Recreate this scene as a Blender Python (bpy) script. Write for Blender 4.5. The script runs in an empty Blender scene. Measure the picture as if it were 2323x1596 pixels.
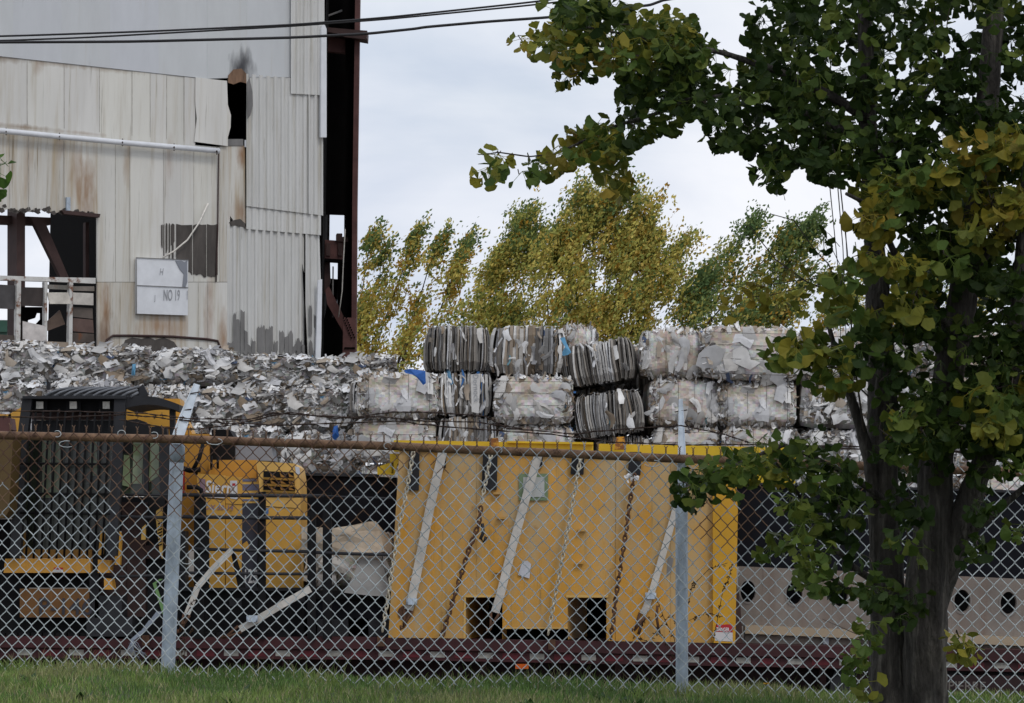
import bpy, bmesh, math, random
from mathutils import Vector, Matrix, noise
S = bpy.context.scene
COL = S.collection
R = math.radians
random.seed(7)

# ------------------------------------------------------------------ camera
F = 6587.0; CXP = 1161.5; CYP = 798.0           # focal length and centre in units of the 2323 px wide frame
PITCH = math.atan(452 / F); ROLL = R(0.6)
CAM = Vector((0, 0, 1.7))
fw = Vector((0, math.cos(PITCH), math.sin(PITCH)))
rt0 = Vector((1, 0, 0)); up0 = Vector((0, -math.sin(PITCH), math.cos(PITCH)))
rt = rt0 * math.cos(ROLL) + up0 * math.sin(ROLL)
up = -rt0 * math.sin(ROLL) + up0 * math.cos(ROLL)
cd = bpy.data.cameras.new('camera'); cam = bpy.data.objects.new('camera', cd); COL.objects.link(cam)
m = Matrix((rt, up, -fw)).transposed().to_4x4(); m.translation = CAM
cam.matrix_world = m
cd.sensor_width = 36; cd.lens = 36 * F / 2323; cd.clip_start = 0.1; cd.clip_end = 3000
S.camera = cam
# ------------------------------------------------------------------ light
SUN_EL, SUN_AZ = 48, 150            # azimuth clockwise from +Y (north): behind and right of the camera
w = bpy.data.worlds.new('World'); S.world = w; w.use_nodes = True
nt = w.node_tree; N = nt.nodes; L = nt.links
bg = N['Background']; bg.inputs['Strength'].default_value = 0.1
sky = N.new('ShaderNodeTexSky'); sky.sky_type = 'NISHITA'; sky.sun_disc = False
sky.sun_elevation = R(SUN_EL); sky.sun_rotation = R(SUN_AZ); sky.air_density = 1.2; sky.dust_density = 2.5
tc = N.new('ShaderNodeTexCoord'); mp = N.new('ShaderNodeMapping'); mp.inputs['Scale'].default_value = (5, 5, 16)
L.new(tc.outputs['Generated'], mp.inputs['Vector'])
n1 = N.new('ShaderNodeTexNoise'); n1.inputs['Scale'].default_value = 1.0; n1.inputs['Detail'].default_value = 6; n1.inputs['Roughness'].default_value = .5
n1.inputs['Distortion'].default_value = .4
L.new(mp.outputs[0], n1.inputs['Vector'])
r1 = N.new('ShaderNodeValToRGB'); r1.color_ramp.elements[0].position = .36; r1.color_ramp.elements[1].position = .62
r1.color_ramp.elements[0].color = (5.0, 5.55, 6.6, 1); r1.color_ramp.elements[1].color = (7.5, 7.65, 8.1, 1)
L.new(n1.outputs['Fac'], r1.inputs[0])
mp2 = N.new('ShaderNodeMapping'); mp2.inputs['Scale'].default_value = (3, 3, 8); mp2.inputs['Location'].default_value = (3.1, 1.7, .6)
L.new(tc.outputs['Generated'], mp2.inputs['Vector'])
n2 = N.new('ShaderNodeTexNoise'); n2.inputs['Scale'].default_value = 1.1; n2.inputs['Detail'].default_value = 4
L.new(mp2.outputs[0], n2.inputs['Vector'])
r2 = N.new('ShaderNodeValToRGB'); r2.color_ramp.elements[0].position = .46; r2.color_ramp.elements[1].position = .78
r2.color_ramp.elements[0].color = (1, 1, 1, 1); r2.color_ramp.elements[1].color = (.55, .55, .55, 1)
L.new(n2.outputs['Fac'], r2.inputs[0])
mx = N.new('ShaderNodeMix'); mx.data_type = 'RGBA'
L.new(r2.outputs[0], mx.inputs[0]); L.new(sky.outputs[0], mx.inputs[6]); L.new(r1.outputs[0], mx.inputs[7])
L.new(mx.outputs[2], bg.inputs['Color'])
sd = bpy.data.lights.new('sun', 'SUN'); sd.energy = 0.6; sd.angle = R(14); sd.color = (1, .95, .88)
sun = bpy.data.objects.new('sun', sd); COL.objects.link(sun)
ce = math.cos(R(SUN_EL))
sv = Vector((math.sin(R(SUN_AZ)) * ce, math.cos(R(SUN_AZ)) * ce, math.sin(R(SUN_EL))))
sun.rotation_euler = sv.to_track_quat('Z', 'Y').to_euler()
S.view_settings.view_transform = 'Standard'; S.view_settings.look = 'None'
S.view_settings.exposure = 0.32; S.view_settings.gamma = 1
S.cycles.max_bounces = 6; S.cycles.diffuse_bounces = 3; S.cycles.transparent_max_bounces = 6

# ------------------------------------------------------------------ helpers
def ray(px, py):
    return fw + rt * ((px - CXP) / F) + up * ((CYP - py) / F)
def pt(px, py, Y):
    d = ray(px, py); return CAM + d * (Y / d.y)
def lerp(a, b, t): return a + (b - a) * t
def U(a, b): return random.uniform(a, b)

class MB:
    """collects faces of one mesh, each with its own colour and material slot"""
    def __init__(s): s.v = []; s.f = []; s.c = []; s.m = []; s.s = []
    def add(s, verts, faces, col=(1, 1, 1), mi=0, sm=False):
        o = len(s.v); s.v += [tuple(p) for p in verts]
        for f in faces:
            s.f.append(tuple(i + o for i in f)); s.c.append(col); s.m.append(mi); s.s.append(sm)
        return s
    def poly(s, pts, th=None, col=(1, 1, 1), mi=0):
        """a polygon; th = extrusion vector for thickness"""
        n = len(pts)
        if th is None: return s.add(pts, [tuple(range(n))], col, mi)
        th = Vector(th); b = [Vector(p) + th for p in pts]
        fs = [tuple(range(n)), tuple(range(2 * n - 1, n - 1, -1))]
        for i in range(n): j = (i + 1) % n; fs.append((i, i + n, j + n, j))
        return s.add(list(pts) + b, fs, col, mi)
    def box(s, lo, hi, col=(1, 1, 1), mi=0):
        x0, y0, z0 = lo; x1, y1, z1 = hi
        v = [(x0, y0, z0), (x1, y0, z0), (x1, y1, z0), (x0, y1, z0), (x0, y0, z1), (x1, y0, z1), (x1, y1, z1), (x0, y1, z1)]
        return s.add(v, [(0, 3, 2, 1), (4, 5, 6, 7), (0, 1, 5, 4), (1, 2, 6, 5), (2, 3, 7, 6), (3, 0, 4, 7)], col, mi)
    def rect(s, x0, y0, x1, y1, Y, d, col=(1, 1, 1), mi=0):
        """an upright slab: its front seen at these frame coordinates when it stands Y metres off, d deep"""
        return s.poly([pt(x0, y0, Y), pt(x0, y1, Y), pt(x1, y1, Y), pt(x1, y0, Y)], (0, d, 0), col, mi)
    def tube(s, pts, r, n=6, col=(1, 1, 1), mi=0, cap=True, sm=True):
        pts = [Vector(p) for p in pts]; k = len(pts); o = len(s.v); rad = r if isinstance(r, (list, tuple)) else [r] * k
        ref = None
        for i, p in enumerate(pts):
            t = (pts[min(i + 1, k - 1)] - pts[max(i - 1, 0)])
            if t.length < 1e-9: t = Vector((0, 0, 1))
            t.normalize()
            if ref is None: ref = Vector((0, 0, 1)) if abs(t.z) < .9 else Vector((1, 0, 0))
            a = ref - t * ref.dot(t)
            if a.length < 1e-6: a = t.orthogonal()
            a.normalize(); b = t.cross(a); ref = a
            for j in range(n):
                q = 2 * math.pi * j / n
                s.v.append(tuple(p + (a * math.cos(q) + b * math.sin(q)) * rad[i]))
        cl = col if isinstance(col, list) else None
        for i in range(k - 1):
            for j in range(n):
                j2 = (j + 1) % n
                s.f.append((o + i * n + j, o + i * n + j2, o + (i + 1) * n + j2, o + (i + 1) * n + j))
                s.c.append(cl[i] if cl else col); s.m.append(mi); s.s.append(sm)
        if cap:
            c0 = cl[0] if cl else col
            s.f.append(tuple(o + j for j in range(n - 1, -1, -1))); s.c.append(c0); s.m.append(mi); s.s.append(False)
            s.f.append(tuple(o + (k - 1) * n + j for j in range(n))); s.c.append(c0); s.m.append(mi); s.s.append(False)
        return s
    def build(s, name, mat, parent=None, loc=None):
        me = bpy.data.meshes.new(name)
        if parent is not None: org = Vector((0, 0, 0)); q = parent
        if parent is not None:
            org = wloc(parent)
        elif loc is not None: org = Vector(loc)
        else:
            xs = [p[0] for p in s.v]; ys = [p[1] for p in s.v]; zs = [p[2] for p in s.v]
            org = Vector(((min(xs) + max(xs)) / 2, (min(ys) + max(ys)) / 2, min(zs)))
        ox, oy, oz = org
        me.from_pydata([(p[0] - ox, p[1] - oy, p[2] - oz) for p in s.v], [], s.f)
        for mm in (mat if isinstance(mat, (list, tuple)) else [mat]): me.materials.append(mm)
        ca = me.attributes.new('Col', 'FLOAT_COLOR', 'FACE')
        ca.data.foreach_set('color', [k for c in s.c for k in (c[0], c[1], c[2], 1.0)])
        me.polygons.foreach_set('material_index', s.m); me.polygons.foreach_set('use_smooth', s.s)
        me.update()
        o = bpy.data.objects.new(name, me); COL.objects.link(o)
        if parent is not None: o.parent = parent
        else: o.location = org
        return o
def wloc(o):
    p = Vector(o.location)
    while o.parent is not None: o = o.parent; p += Vector(o.location)
    return p
def tag(o, label=None, cat=None, group=None, kind=None):
    if label: o['label'] = label
    if cat: o['category'] = cat
    if group: o['group'] = group
    if kind: o['kind'] = kind
    return o
def thing(name, loc, label, cat, group=None):
    o = bpy.data.objects.new(name, None); COL.objects.link(o); o.location = loc; o.empty_display_size = .2
    return tag(o, label, cat, group)
def text_mb(body, origin, ex, ez, height, th, slant=0, col=(1, 1, 1), mi=0, mb=None, bold=0, xs=1.0):
    """lettering as thin solid letters: ex = writing direction, ez = up the letters"""
    cu = bpy.data.curves.new('letters', 'FONT'); cu.body = body; cu.size = 1; cu.shear = slant; cu.offset = bold; cu.resolution_u = 3
    t = bpy.data.objects.new('letters', cu); COL.objects.link(t)
    dg = bpy.context.evaluated_depsgraph_get(); dg.update()
    me = bpy.data.meshes.new_from_object(t.evaluated_get(dg))
    ex = Vector(ex).normalized(); ez = Vector(ez).normalized(); n = ex.cross(ez)
    mb = mb or MB(); origin = Vector(origin)
    vs = [origin + ex * v.co.x * height * 1.4 * xs + ez * v.co.y * height * 1.4 + n * th for v in me.vertices]
    mb.add(vs, [tuple(p.vertices) for p in me.polygons], col, mi)
    bpy.data.objects.remove(t); bpy.data.curves.remove(cu); bpy.data.meshes.remove(me)
    return mb

# ------------------------------------------------------------------ materials
def mat(name, col=(.5, .5, .5), rough=.65, metal=0, var=.18, scale=4, vcol=False, rust=0, rustcol=(.16, .06, .025), rscale=3,
        streak=0, streakcol=(.30, .19, .09), sscale=1.0, pale=0, palecol=(.40, .31, .19), stains=(), bump=0, bscale=40, stretch=(1, 1, 1), trans=0, alpha=None, spec=.35):
    ma = bpy.data.materials.new(name); ma.use_nodes = True; nt = ma.node_tree; N = nt.nodes; L = nt.links
    b = N['Principled BSDF']; b.inputs['Roughness'].default_value = rough; b.inputs['Metallic'].default_value = metal
    b.inputs['Specular IOR Level'].default_value = spec
    tc = N.new('ShaderNodeTexCoord'); mp = N.new('ShaderNodeMapping'); mp.inputs['Scale'].default_value = stretch
    L.new(tc.outputs['Object'], mp.inputs['Vector'])
    if vcol:
        at = N.new('ShaderNodeAttribute'); at.attribute_name = 'Col'; base = at.outputs['Color']
        ml = N.new('ShaderNodeMix'); ml.data_type = 'RGBA'; ml.blend_type = 'MULTIPLY'; ml.inputs[0].default_value = 1
        L.new(base, ml.inputs[6]); ml.inputs[7].default_value = (*col, 1); base = ml.outputs[2]
    else:
        rg = N.new('ShaderNodeRGB'); rg.outputs[0].default_value = (*col, 1); base = rg.outputs[0]
    if var:
        nz = N.new('ShaderNodeTexNoise'); nz.inputs['Scale'].default_value = scale; nz.inputs['Detail'].default_value = 5; nz.inputs['Roughness'].default_value = .62
        L.new(mp.outputs[0], nz.inputs['Vector'])
        rp = N.new('ShaderNodeMapRange'); rp.inputs[1].default_value = .3; rp.inputs[2].default_value = .7
        rp.inputs[3].default_value = 1 - var; rp.inputs[4].default_value = 1 + var * .6
        L.new(nz.outputs['Fac'], rp.inputs[0])
        vm = N.new('ShaderNodeVectorMath'); vm.operation = 'SCALE'; L.new(base, vm.inputs[0]); L.new(rp.outputs[0], vm.inputs['Scale']); base = vm.outputs[0]
    def blend(base, colr, sc, amt, st, soft=.12, det=6, seed=0):
        m2 = N.new('ShaderNodeMapping'); m2.inputs['Scale'].default_value = st; m2.inputs['Location'].default_value = (seed, seed * .7, seed * 1.3)
        L.new(tc.outputs['Object'], m2.inputs['Vector'])
        nz = N.new('ShaderNodeTexNoise'); nz.inputs['Scale'].default_value = sc; nz.inputs['Detail'].default_value = det; nz.inputs['Roughness'].default_value = .65
        L.new(m2.outputs[0], nz.inputs['Vector'])
        rr = N.new('ShaderNodeMapRange'); th = .78 - .5 * amt
        rr.inputs[1].default_value = th - soft; rr.inputs[2].default_value = th + soft; rr.interpolation_type = 'SMOOTHSTEP'
        L.new(nz.outputs['Fac'], rr.inputs[0])
        mm = N.new('ShaderNodeMix'); mm.data_type = 'RGBA'; L.new(rr.outputs[0], mm.inputs[0]); L.new(base, mm.inputs[6]); mm.inputs[7].default_value = (*colr, 1)
        return mm.outputs[2]
    if streak:
        base = blend(base, streakcol, sscale, streak, (7, 7, .35), .16, 5, 3.3)
        base = blend(base, tuple(c * .62 for c in streakcol), sscale, streak * .55, (16, 16, .6), .09, 4, 9.1)
    if pale: base = blend(base, palecol, 1.7, pale, (1.3, 1.3, .5), .15, 5, 1.9)
    for (cx, cy, cz), (rx, rz), sc, amt in stains:          # a stain with a shape of its own at a place on the wall
        m3 = N.new('ShaderNodeVectorMath'); m3.operation = 'SUBTRACT'; L.new(tc.outputs['Object'], m3.inputs[0]); m3.inputs[1].default_value = (cx, cy, cz)
        m4 = N.new('ShaderNodeVectorMath'); m4.operation = 'MULTIPLY'; L.new(m3.outputs[0], m4.inputs[0]); m4.inputs[1].default_value = (1 / rx, 1 / rx, 1 / rz)
        ln_ = N.new('ShaderNodeVectorMath'); ln_.operation = 'LENGTH'; L.new(m4.outputs[0], ln_.inputs[0])
        nz = N.new('ShaderNodeTexNoise'); nz.inputs['Scale'].default_value = 1; nz.inputs['Detail'].default_value = 5
        m5 = N.new('ShaderNodeMapping'); m5.inputs['Scale'].default_value = (9, 9, 2.5); L.new(tc.outputs['Object'], m5.inputs['Vector']); L.new(m5.outputs[0], nz.inputs['Vector'])
        ad = N.new('ShaderNodeMath'); ad.operation = 'MULTIPLY_ADD'; L.new(nz.outputs['Fac'], ad.inputs[0]); ad.inputs[1].default_value = 1.5; L.new(ln_.outputs['Value'], ad.inputs[2])
        rr = N.new('ShaderNodeMapRange'); rr.inputs[1].default_value = .75; rr.inputs[2].default_value = 1.65; rr.inputs[3].default_value = amt; rr.inputs[4].default_value = 0
        L.new(ad.outputs[0], rr.inputs[0]); mm = N.new('ShaderNodeMix'); mm.data_type = 'RGBA'; L.new(rr.outputs[0], mm.inputs[0]); L.new(base, mm.inputs[6]); mm.inputs[7].default_value = (*sc, 1); base = mm.outputs[2]
    if rust: base = blend(base, rustcol, rscale, rust, (1, 1, 1), .07, 8, 5.5)
    L.new(base, b.inputs['Base Color'])
    if bump:
        nb = N.new('ShaderNodeTexNoise'); nb.inputs['Scale'].default_value = bscale; nb.inputs['Detail'].default_value = 4
        L.new(mp.outputs[0], nb.inputs['Vector'])
        bp = N.new('ShaderNodeBump'); bp.inputs['Strength'].default_value = bump; bp.inputs['Distance'].default_value = .02
        L.new(nb.outputs['Fac'], bp.inputs['Height']); L.new(bp.outputs[0], b.inputs['Normal'])
    if trans:
        tr = N.new('ShaderNodeBsdfTranslucent'); L.new(base, tr.inputs['Color']); ms = N.new('ShaderNodeMixShader'); ms.inputs[0].default_value = trans
        out = N['Material Output']; L.new(b.outputs[0], ms.inputs[1]); L.new(tr.outputs[0], ms.inputs[2]); L.new(ms.outputs[0], out.inputs['Surface'])
    return ma

Mt = {}
Mt['dirt'] = mat('yard_dirt', (.17, .15, .13), .95, var=.4, scale=1.5, bump=.4)
Mt['lawn'] = mat('lawn_soil', (.055, .075, .022), .95, var=.5, scale=6)
Mt['grass'] = mat('grass_blades', (1, 1, 1), .6, vcol=True, var=.25, scale=1.5, trans=.25)
Mt['wall_white'] = mat('white_siding', (.62, .66, .72), .55, vcol=True, var=.06, scale=3, streak=.14, streakcol=(.50, .49, .46), stretch=(1, 1, .3))
Mt['wall_cream'] = mat('stained_siding', (.64, .635, .60), .6, vcol=True, var=.10, scale=2, streak=.36, streakcol=(.47, .41, .31), rust=.02, stretch=(1, 1, .2))
Mt['wall_rusty'] = mat('rusty_siding', (.60, .585, .54), .65, vcol=True, var=.15, scale=2, streak=.46, streakcol=(.40, .31, .20), rust=.06, stretch=(1, 1, .2))
Mt['corr'] = mat('corrugated_siding', (.60, .60, .58), .5, vcol=True, var=.08, scale=3, streak=.26, streakcol=(.40, .37, .30), stretch=(1, 1, .25))
Mt['white_metal'] = mat('white_painted_metal', (.72, .74, .77), .45, var=.1, rust=.1)
Mt['white_rusty'] = mat('white_girt_rusting', (.62, .61, .58), .6, var=.2, rust=.42, rscale=5)
Mt['peel'] = mat('bare_dark_siding', (.085, .075, .068), .8, var=.4, scale=6, stretch=(1, 1, .3))
Mt['zinc_bare'] = mat('bare_grey_siding', (.19, .185, .18), .6, var=.3, scale=5, stretch=(1, 1, .3))
Mt['soot'] = mat('soot_stain', (.05, .05, .055), .9, var=.5, scale=6)
Mt['dark'] = mat('shade_and_steel_black', (.004, .0035, .0035), .95, var=.3, spec=.05)  # near-black colour paints in interior shade; also serves dark steel parts
Mt['steel_brown'] = mat('brown_steel', (.055, .030, .027), .7, var=.35, scale=3)
Mt['steel_red'] = mat('oxide_red_steel', (.115, .05, .045), .7, var=.35, scale=4)
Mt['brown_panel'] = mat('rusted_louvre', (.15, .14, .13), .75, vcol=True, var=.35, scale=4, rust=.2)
Mt['green'] = mat('green_sheeting', (.045, .12, .085), .5)
Mt['paper'] = mat('waste_paper', (1, 1, 1), .85, vcol=True, var=.16, scale=9, spec=.15)
Mt['wire'] = mat('baling_wire', (.07, .06, .055), .6)
Mt['yellow'] = mat('machine_yellow', (.57, .30, .045), .5, vcol=True, var=.16, scale=2, streak=.12, streakcol=(.33, .16, .03), rust=.05)
Mt['yellow_pale'] = mat('sun_bleached_yellow', (.60, .375, .10), .55, vcol=True, var=.12, scale=2)
Mt['box_yellow'] = mat('scuffed_yellow_steel', (.56, .275, .032), .55, vcol=True, var=.2, scale=1.3, streak=.42, streakcol=(.43, .27, .09), pale=.47, palecol=(.44, .33, .18), rust=.21, rustcol=(.27, .125, .03), rscale=6)
Mt['bright_yellow'] = mat('bright_yellow_paint', (.58, .40, .02), .5, var=.15, rust=.1)
Mt['strip_yellow'] = mat('column_yellow_paint', (.54, .285, .018), .45, var=.12, rust=.06)
Mt['black'] = mat('black_paint', (.009, .009, .010), .7, var=.3, spec=.12)
Mt['black_plastic'] = mat('black_sheeting', (.007, .0075, .011), .6, var=.3, bump=.15, bscale=3, spec=.10)
Mt['charcoal'] = mat('charcoal_paint', (.027, .028, .032), .6, var=.25, spec=.2)
Mt['slate'] = mat('slate_blue_paint', (.085, .085, .12), .5, vcol=True, var=.2)
Mt['grey'] = mat('grey_panel', (.24, .255, .29), .5, var=.1)
Mt['rubber'] = mat('black_rubber', (.018, .019, .022), .8, var=.3)
Mt['strap'] = mat('grey_webbing', (.53, .505, .46), .85, vcol=True, var=.25, scale=8)
Mt['zinc'] = mat('galvanised_steel', (.42, .49, .57), .5, metal=0, var=.4, scale=16, stretch=(1, 1, .4), rust=.32, rustcol=(.27, .31, .35), rscale=9)
Mt['fence_wire'] = mat('fence_wire', (1, 1, 1), .45, metal=.1, vcol=True, var=.25, scale=25)
Mt['rail_rust'] = mat('rusty_rail', (.21, .125, .075), .8, var=.5, scale=14, rust=.40, rustcol=(.085, .045, .03), rscale=16, bump=.3)
Mt['barb'] = mat('rusty_barbed_wire', (.045, .028, .022), .8)
Mt['chain_zinc'] = mat('zinc_chain', (.50, .46, .36), .45, metal=.4, var=.3, scale=20)
Mt['chain_rust'] = mat('rusty_chain', (.10, .048, .025), .75, var=.5, scale=20)
Mt['maroon'] = mat('maroon_trailer_paint', (.046, .010, .012), .65, var=.55, scale=2, rust=.25, rustcol=(.06, .03, .022), rscale=2)
Mt['maroon_dark'] = mat('dark_trailer_frame', (.022, .008, .009), .7, var=.4)
Mt['tape_white'] = mat('dirty_white_tape', (.30, .29, .26), .6, var=.4, scale=12)
Mt['tape_red'] = mat('red_tape', (.10, .008, .014), .5, var=.35, scale=10)
Mt['amber'] = mat('amber_lens', (.55, .10, .008), .3)
Mt['beige'] = mat('beige_perforated_steel', (.215, .185, .16), .75, var=.3, scale=2.5, streak=.36, streakcol=(.17, .125, .10), bump=.15)
Mt['white'] = mat('white_plate', (.72, .72, .72), .6, vcol=True, var=.08)
Mt['red'] = mat('red_plate', (.42, .02, .025), .5, var=.15)
Mt['ink'] = mat('dark_ink', (.04, .04, .05), .7)
Mt['grey_ink'] = mat('faded_grey_paint', (.34, .35, .37), .7)
Mt['purple_ink'] = mat('purple_grey_lettering', (.26, .17, .21), .6)
Mt['greenframe'] = mat('green_vinyl', (.17, .235, .13), .5, var=.2)
Mt['glass'] = mat('tinted_cab_glass', (.11, .13, .09), .12, vcol=True, var=.35, scale=3, spec=.6)
Mt['lamp'] = mat('work_lamp_lens', (.55, .53, .48), .25, var=.3, scale=40)
Mt['bark'] = mat('ginkgo_bark', (.046, .041, .037), .95, var=.6, scale=14, stretch=(1, 1, .38), streak=.34, streakcol=(.15, .138, .12), sscale=4.5, bump=1.0, bscale=60)
Mt['twig'] = mat('twig_bark', (.07, .055, .045), .9, var=.3)
Mt['leaf'] = mat('ginkgo_leaf', (1, 1, 1), .5, vcol=True, var=.12, scale=20, trans=.33, spec=.12)
Mt['poplar'] = mat('poplar_leaf', (1, 1, 1), .6, vcol=True, var=.1, scale=3, trans=.35, spec=.1)
Mt['cable'] = mat('black_cable', (.02, .02, .022), .6)
Mt['weed'] = mat('dry_weed', (.07, .045, .03), .9)
# ------------------------------------------------------------------ ground
FA = pt(0, 1521, 16.4); FB = pt(2323, 1611, 15.4)          # where the fence meets the grass
def fence_y(x): return lerp(16.4, 15.4, (x - FA.x) / (FB.x - FA.x))
def grass_z(x):
    x = max(-6, min(6, x)); return lerp(FA.z, FB.z, (x - FA.x) / (FB.x - FA.x)) + .012 * math.sin(x * 2.3) + .01 * math.sin(x * 5.1 + 1)
def sstep(a, b, x):
    t = max(0, min(1, (x - a) / (b - a))); return t * t * (3 - 2 * t)
YARD = 2.4
def ground_z(x, y):
    z = grass_z(x) * sstep(5.5, 10.0, y) * (1 - sstep(16.55, 18.6, y))
    return z + YARD * sstep(31.5, 41.5, y)
xs = [-400, -150, -60, -30, -18, -12, -9] + [i * .5 for i in range(-14, 15)] + [9, 12, 18, 30, 60, 150, 400]
ys = [-200, -60, -20, -5, 0, 3, 5] + [5.5 + i * .5 for i in range(0, 30)] + [21, 24, 27, 30, 31.5, 33, 34.5, 36, 37.5, 39, 40.5, 42, 50, 65, 90, 140, 250, 600, 1500]
b = MB(); vs = [(x, y, ground_z(x, y)) for y in ys for x in xs]; nx = len(xs)
b.add(vs, [(j * nx + i, j * nx + i + 1, (j + 1) * nx + i + 1, (j + 1) * nx + i) for j in range(len(ys) - 1) for i in range(nx - 1)], sm=True)
tag(b.build('ground', Mt['dirt'], loc=(0, 0, 0)), kind='structure')
b = MB(); xs2 = [-7 + .35 * i for i in range(41)]; ys2 = [7.5 + .35 * i for i in range(29)]; nx = len(xs2)
b.add([(x, y, ground_z(x, y) + .006) for y in ys2 for x in xs2], [(j * nx + i, j * nx + i + 1, (j + 1) * nx + i + 1, (j + 1) * nx + i) for j in range(len(ys2) - 1) for i in range(nx - 1)], sm=True)
tag(b.build('lawn', Mt['lawn'], loc=(0, 0, 0)), kind='structure')

def make_grass():
    b = MB(); rnd = random.Random(3)
    pal = [(.145, .25, .06), (.11, .195, .045), (.20, .28, .07), (.27, .30, .11), (.40, .36, .20)]
    def blade(x, y, h, wd, c):
        z = ground_z(x, y); a = rnd.uniform(0, 6.283); lean = rnd.uniform(.15, .75) * h
        dx, dy = math.cos(a) * lean, math.sin(a) * lean; q = rnd.uniform(-.9, .9); wx, wy = math.cos(q) * wd, math.sin(q) * wd
        b.add([(x - wx, y - wy, z), (x + wx, y + wy, z), (x + dx * .35 + wx * .7, y + dy * .35 + wy * .7, z + h * .6), (x + dx * .35 - wx * .7, y + dy * .35 - wy * .7, z + h * .6), (x + dx, y + dy, z + h)],
              [(0, 1, 2, 3), (3, 2, 4)], c)
    n = 0
    while n < 46000:
        y = rnd.uniform(11.0, 17.0); x = rnd.uniform(-.20, .205) * y
        g = noise.noise((x * 1.1, y * .8, 2)); g2 = noise.noise((x * 3, y * 2, 7))
        c = pal[0] if g2 < -.15 else pal[1] if g < -.1 else pal[2] if g < .25 else pal[3]
        if rnd.random() < .10 + .12 * max(0, g): c = pal[4]
        k = rnd.uniform(.5, 1.3); c = (c[0] * k, c[1] * k, c[2] * k)
        h = rnd.uniform(.025, .06) * (1 + .5 * g2)
        if abs(y - fence_y(x)) < .35: h *= rnd.uniform(1.0, 1.7)
        blade(x, y, h, rnd.uniform(.0016, .0032), c); n += 1
    for k in range(500):                               # taller seeding grass along the fence line
        x = rnd.uniform(-3.1, 3.1); y = fence_y(x) + rnd.uniform(-.15, .3)
        if noise.noise((x * 2.2, 0, 5)) < -.1: continue
        blade(x, y, rnd.uniform(.06, .15), .0016, rnd.choice([pal[3], pal[4], pal[0]]))
    for k in range(26):                                # broad leaved weeds in the turf
        x = rnd.uniform(-2.8, 2.8); y = rnd.uniform(11.5, 16); z = ground_z(x, y)
        for q in range(9):
            a = rnd.uniform(0, 6.28); l = rnd.uniform(.03, .07); d = Vector((math.cos(a), math.sin(a), rnd.uniform(.2, .9))) * l; s_ = Vector((-math.sin(a), math.cos(a), 0)) * l * .25
            p = Vector((x, y, z))
            b.add([p, p + d * .6 + s_, p + d, p + d * .6 - s_], [(0, 1, 2, 3)], (.035, .075, .02))
    tag(b.build('grass', Mt['grass'], loc=(0, 13, 1)), 'short green turf with straw coloured blades in front of the fence', 'grass', kind='stuff')
make_grass()
# dandelion
p = pt(1738, 1587, 15.2); p.z = ground_z(p.x, p.y)
t = thing('dandelion', p, 'single yellow dandelion flower in the grass right of the nearer fence post', 'flower')
b = MB(); b.tube([p, p + Vector((.004, 0, .05)), p + Vector((0, 0, .09))], .002, 5); b.build('stem', mat('stem_green', (.06, .11, .03)), t)
b = MB()
for k in range(22):
    a = k * 6.283 / 22; q = p + Vector((0, 0, .09)); d = Vector((math.cos(a), math.sin(a), U(.2, .7))) * .018; s_ = Vector((-math.sin(a), math.cos(a), 0)) * .004
    b.add([q, q + d + s_, q + d - s_], [(0, 1, 2)])
b.build('flower_head', mat('dandelion_petal', (.75, .45, .01), .6), t)

# ------------------------------------------------------------------ derelict mill building
WA = pt(730, 500, 54); WE = Vector((math.cos(R(34)), math.sin(R(34)), 0)); WN = Vector((math.sin(R(34)), -math.cos(R(34)), 0))
def wp(px, py, off=0.0):
    d = ray(px, py); o = WA + WN * off
    return CAM + d * ((o - CAM).dot(WN) / d.dot(WN))
def wprism(b, pts, off=0, th=.04, col=(1, 1, 1), mi=0):
    return b.poly([wp(x, y, off) for x, y in pts], -WN * th, col, mi)
def wq(x0, y0, x1, y1): return [(x0, y0), (x0, y1), (x1, y1), (x1, y0)]
BL = Vector(wp(300, 1000)); BL.z = YARD
Mt['seam'] = mat('dirty_seam', (.47, .445, .40), .8, var=.4, scale=6)
bld = thing('mill_building', BL, 'derelict mill building clad in stained white and corrugated metal siding above the paper bales', 'building')
def stain(name, src, lst):
    kw = dict(SRC[src]); kw['stains'] = [(tuple(wp(x, y, .03) - BL), r_, c, a) for x, y, r_, c, a in lst]; Mt[src] = mat(name, **kw)
RU = (.27, .135, .05)
SRC = {'wall_white': dict(col=(.56, .58, .605), rough=.55, vcol=True, var=.06, scale=3, streak=.14, streakcol=(.50, .49, .46), stretch=(1, 1, .3)),
       'wall_rusty': dict(col=(.60, .585, .54), rough=.65, vcol=True, var=.15, scale=2, streak=.45, streakcol=(.43, .35, .24), rust=.05, stretch=(1, 1, .2)),
       'wall_cream': dict(col=(.655, .645, .61), rough=.6, vcol=True, var=.09, scale=2, streak=.32, streakcol=(.49, .45, .37), rust=.02, stretch=(1, 1, .2))}
stain('white_siding_sooted', 'wall_white', [(545, 158, (.36, .50), (.045, .045, .05), .95), (553, 140, (.18, .40), (.05, .05, .055), .8)])
stain('siding_rust_smears', 'wall_rusty', [(550, 350, (.16, .38), RU, .9), (200, 440, (.30, .75), RU, .75), (175, 400, (.15, .8), RU, .6), (240, 705, (.16, .70), RU, .8), (236, 770, (.35, .6), (.16, .09, .05), .8), (370, 740, (.75, .38), (.33, .19, .10), .75), (63, 380, (.12, .9), RU, .4), (140, 330, (.12, .5), RU, .5), (545, 480, (.25, .35), (.30, .2, .13), .8)])
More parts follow.
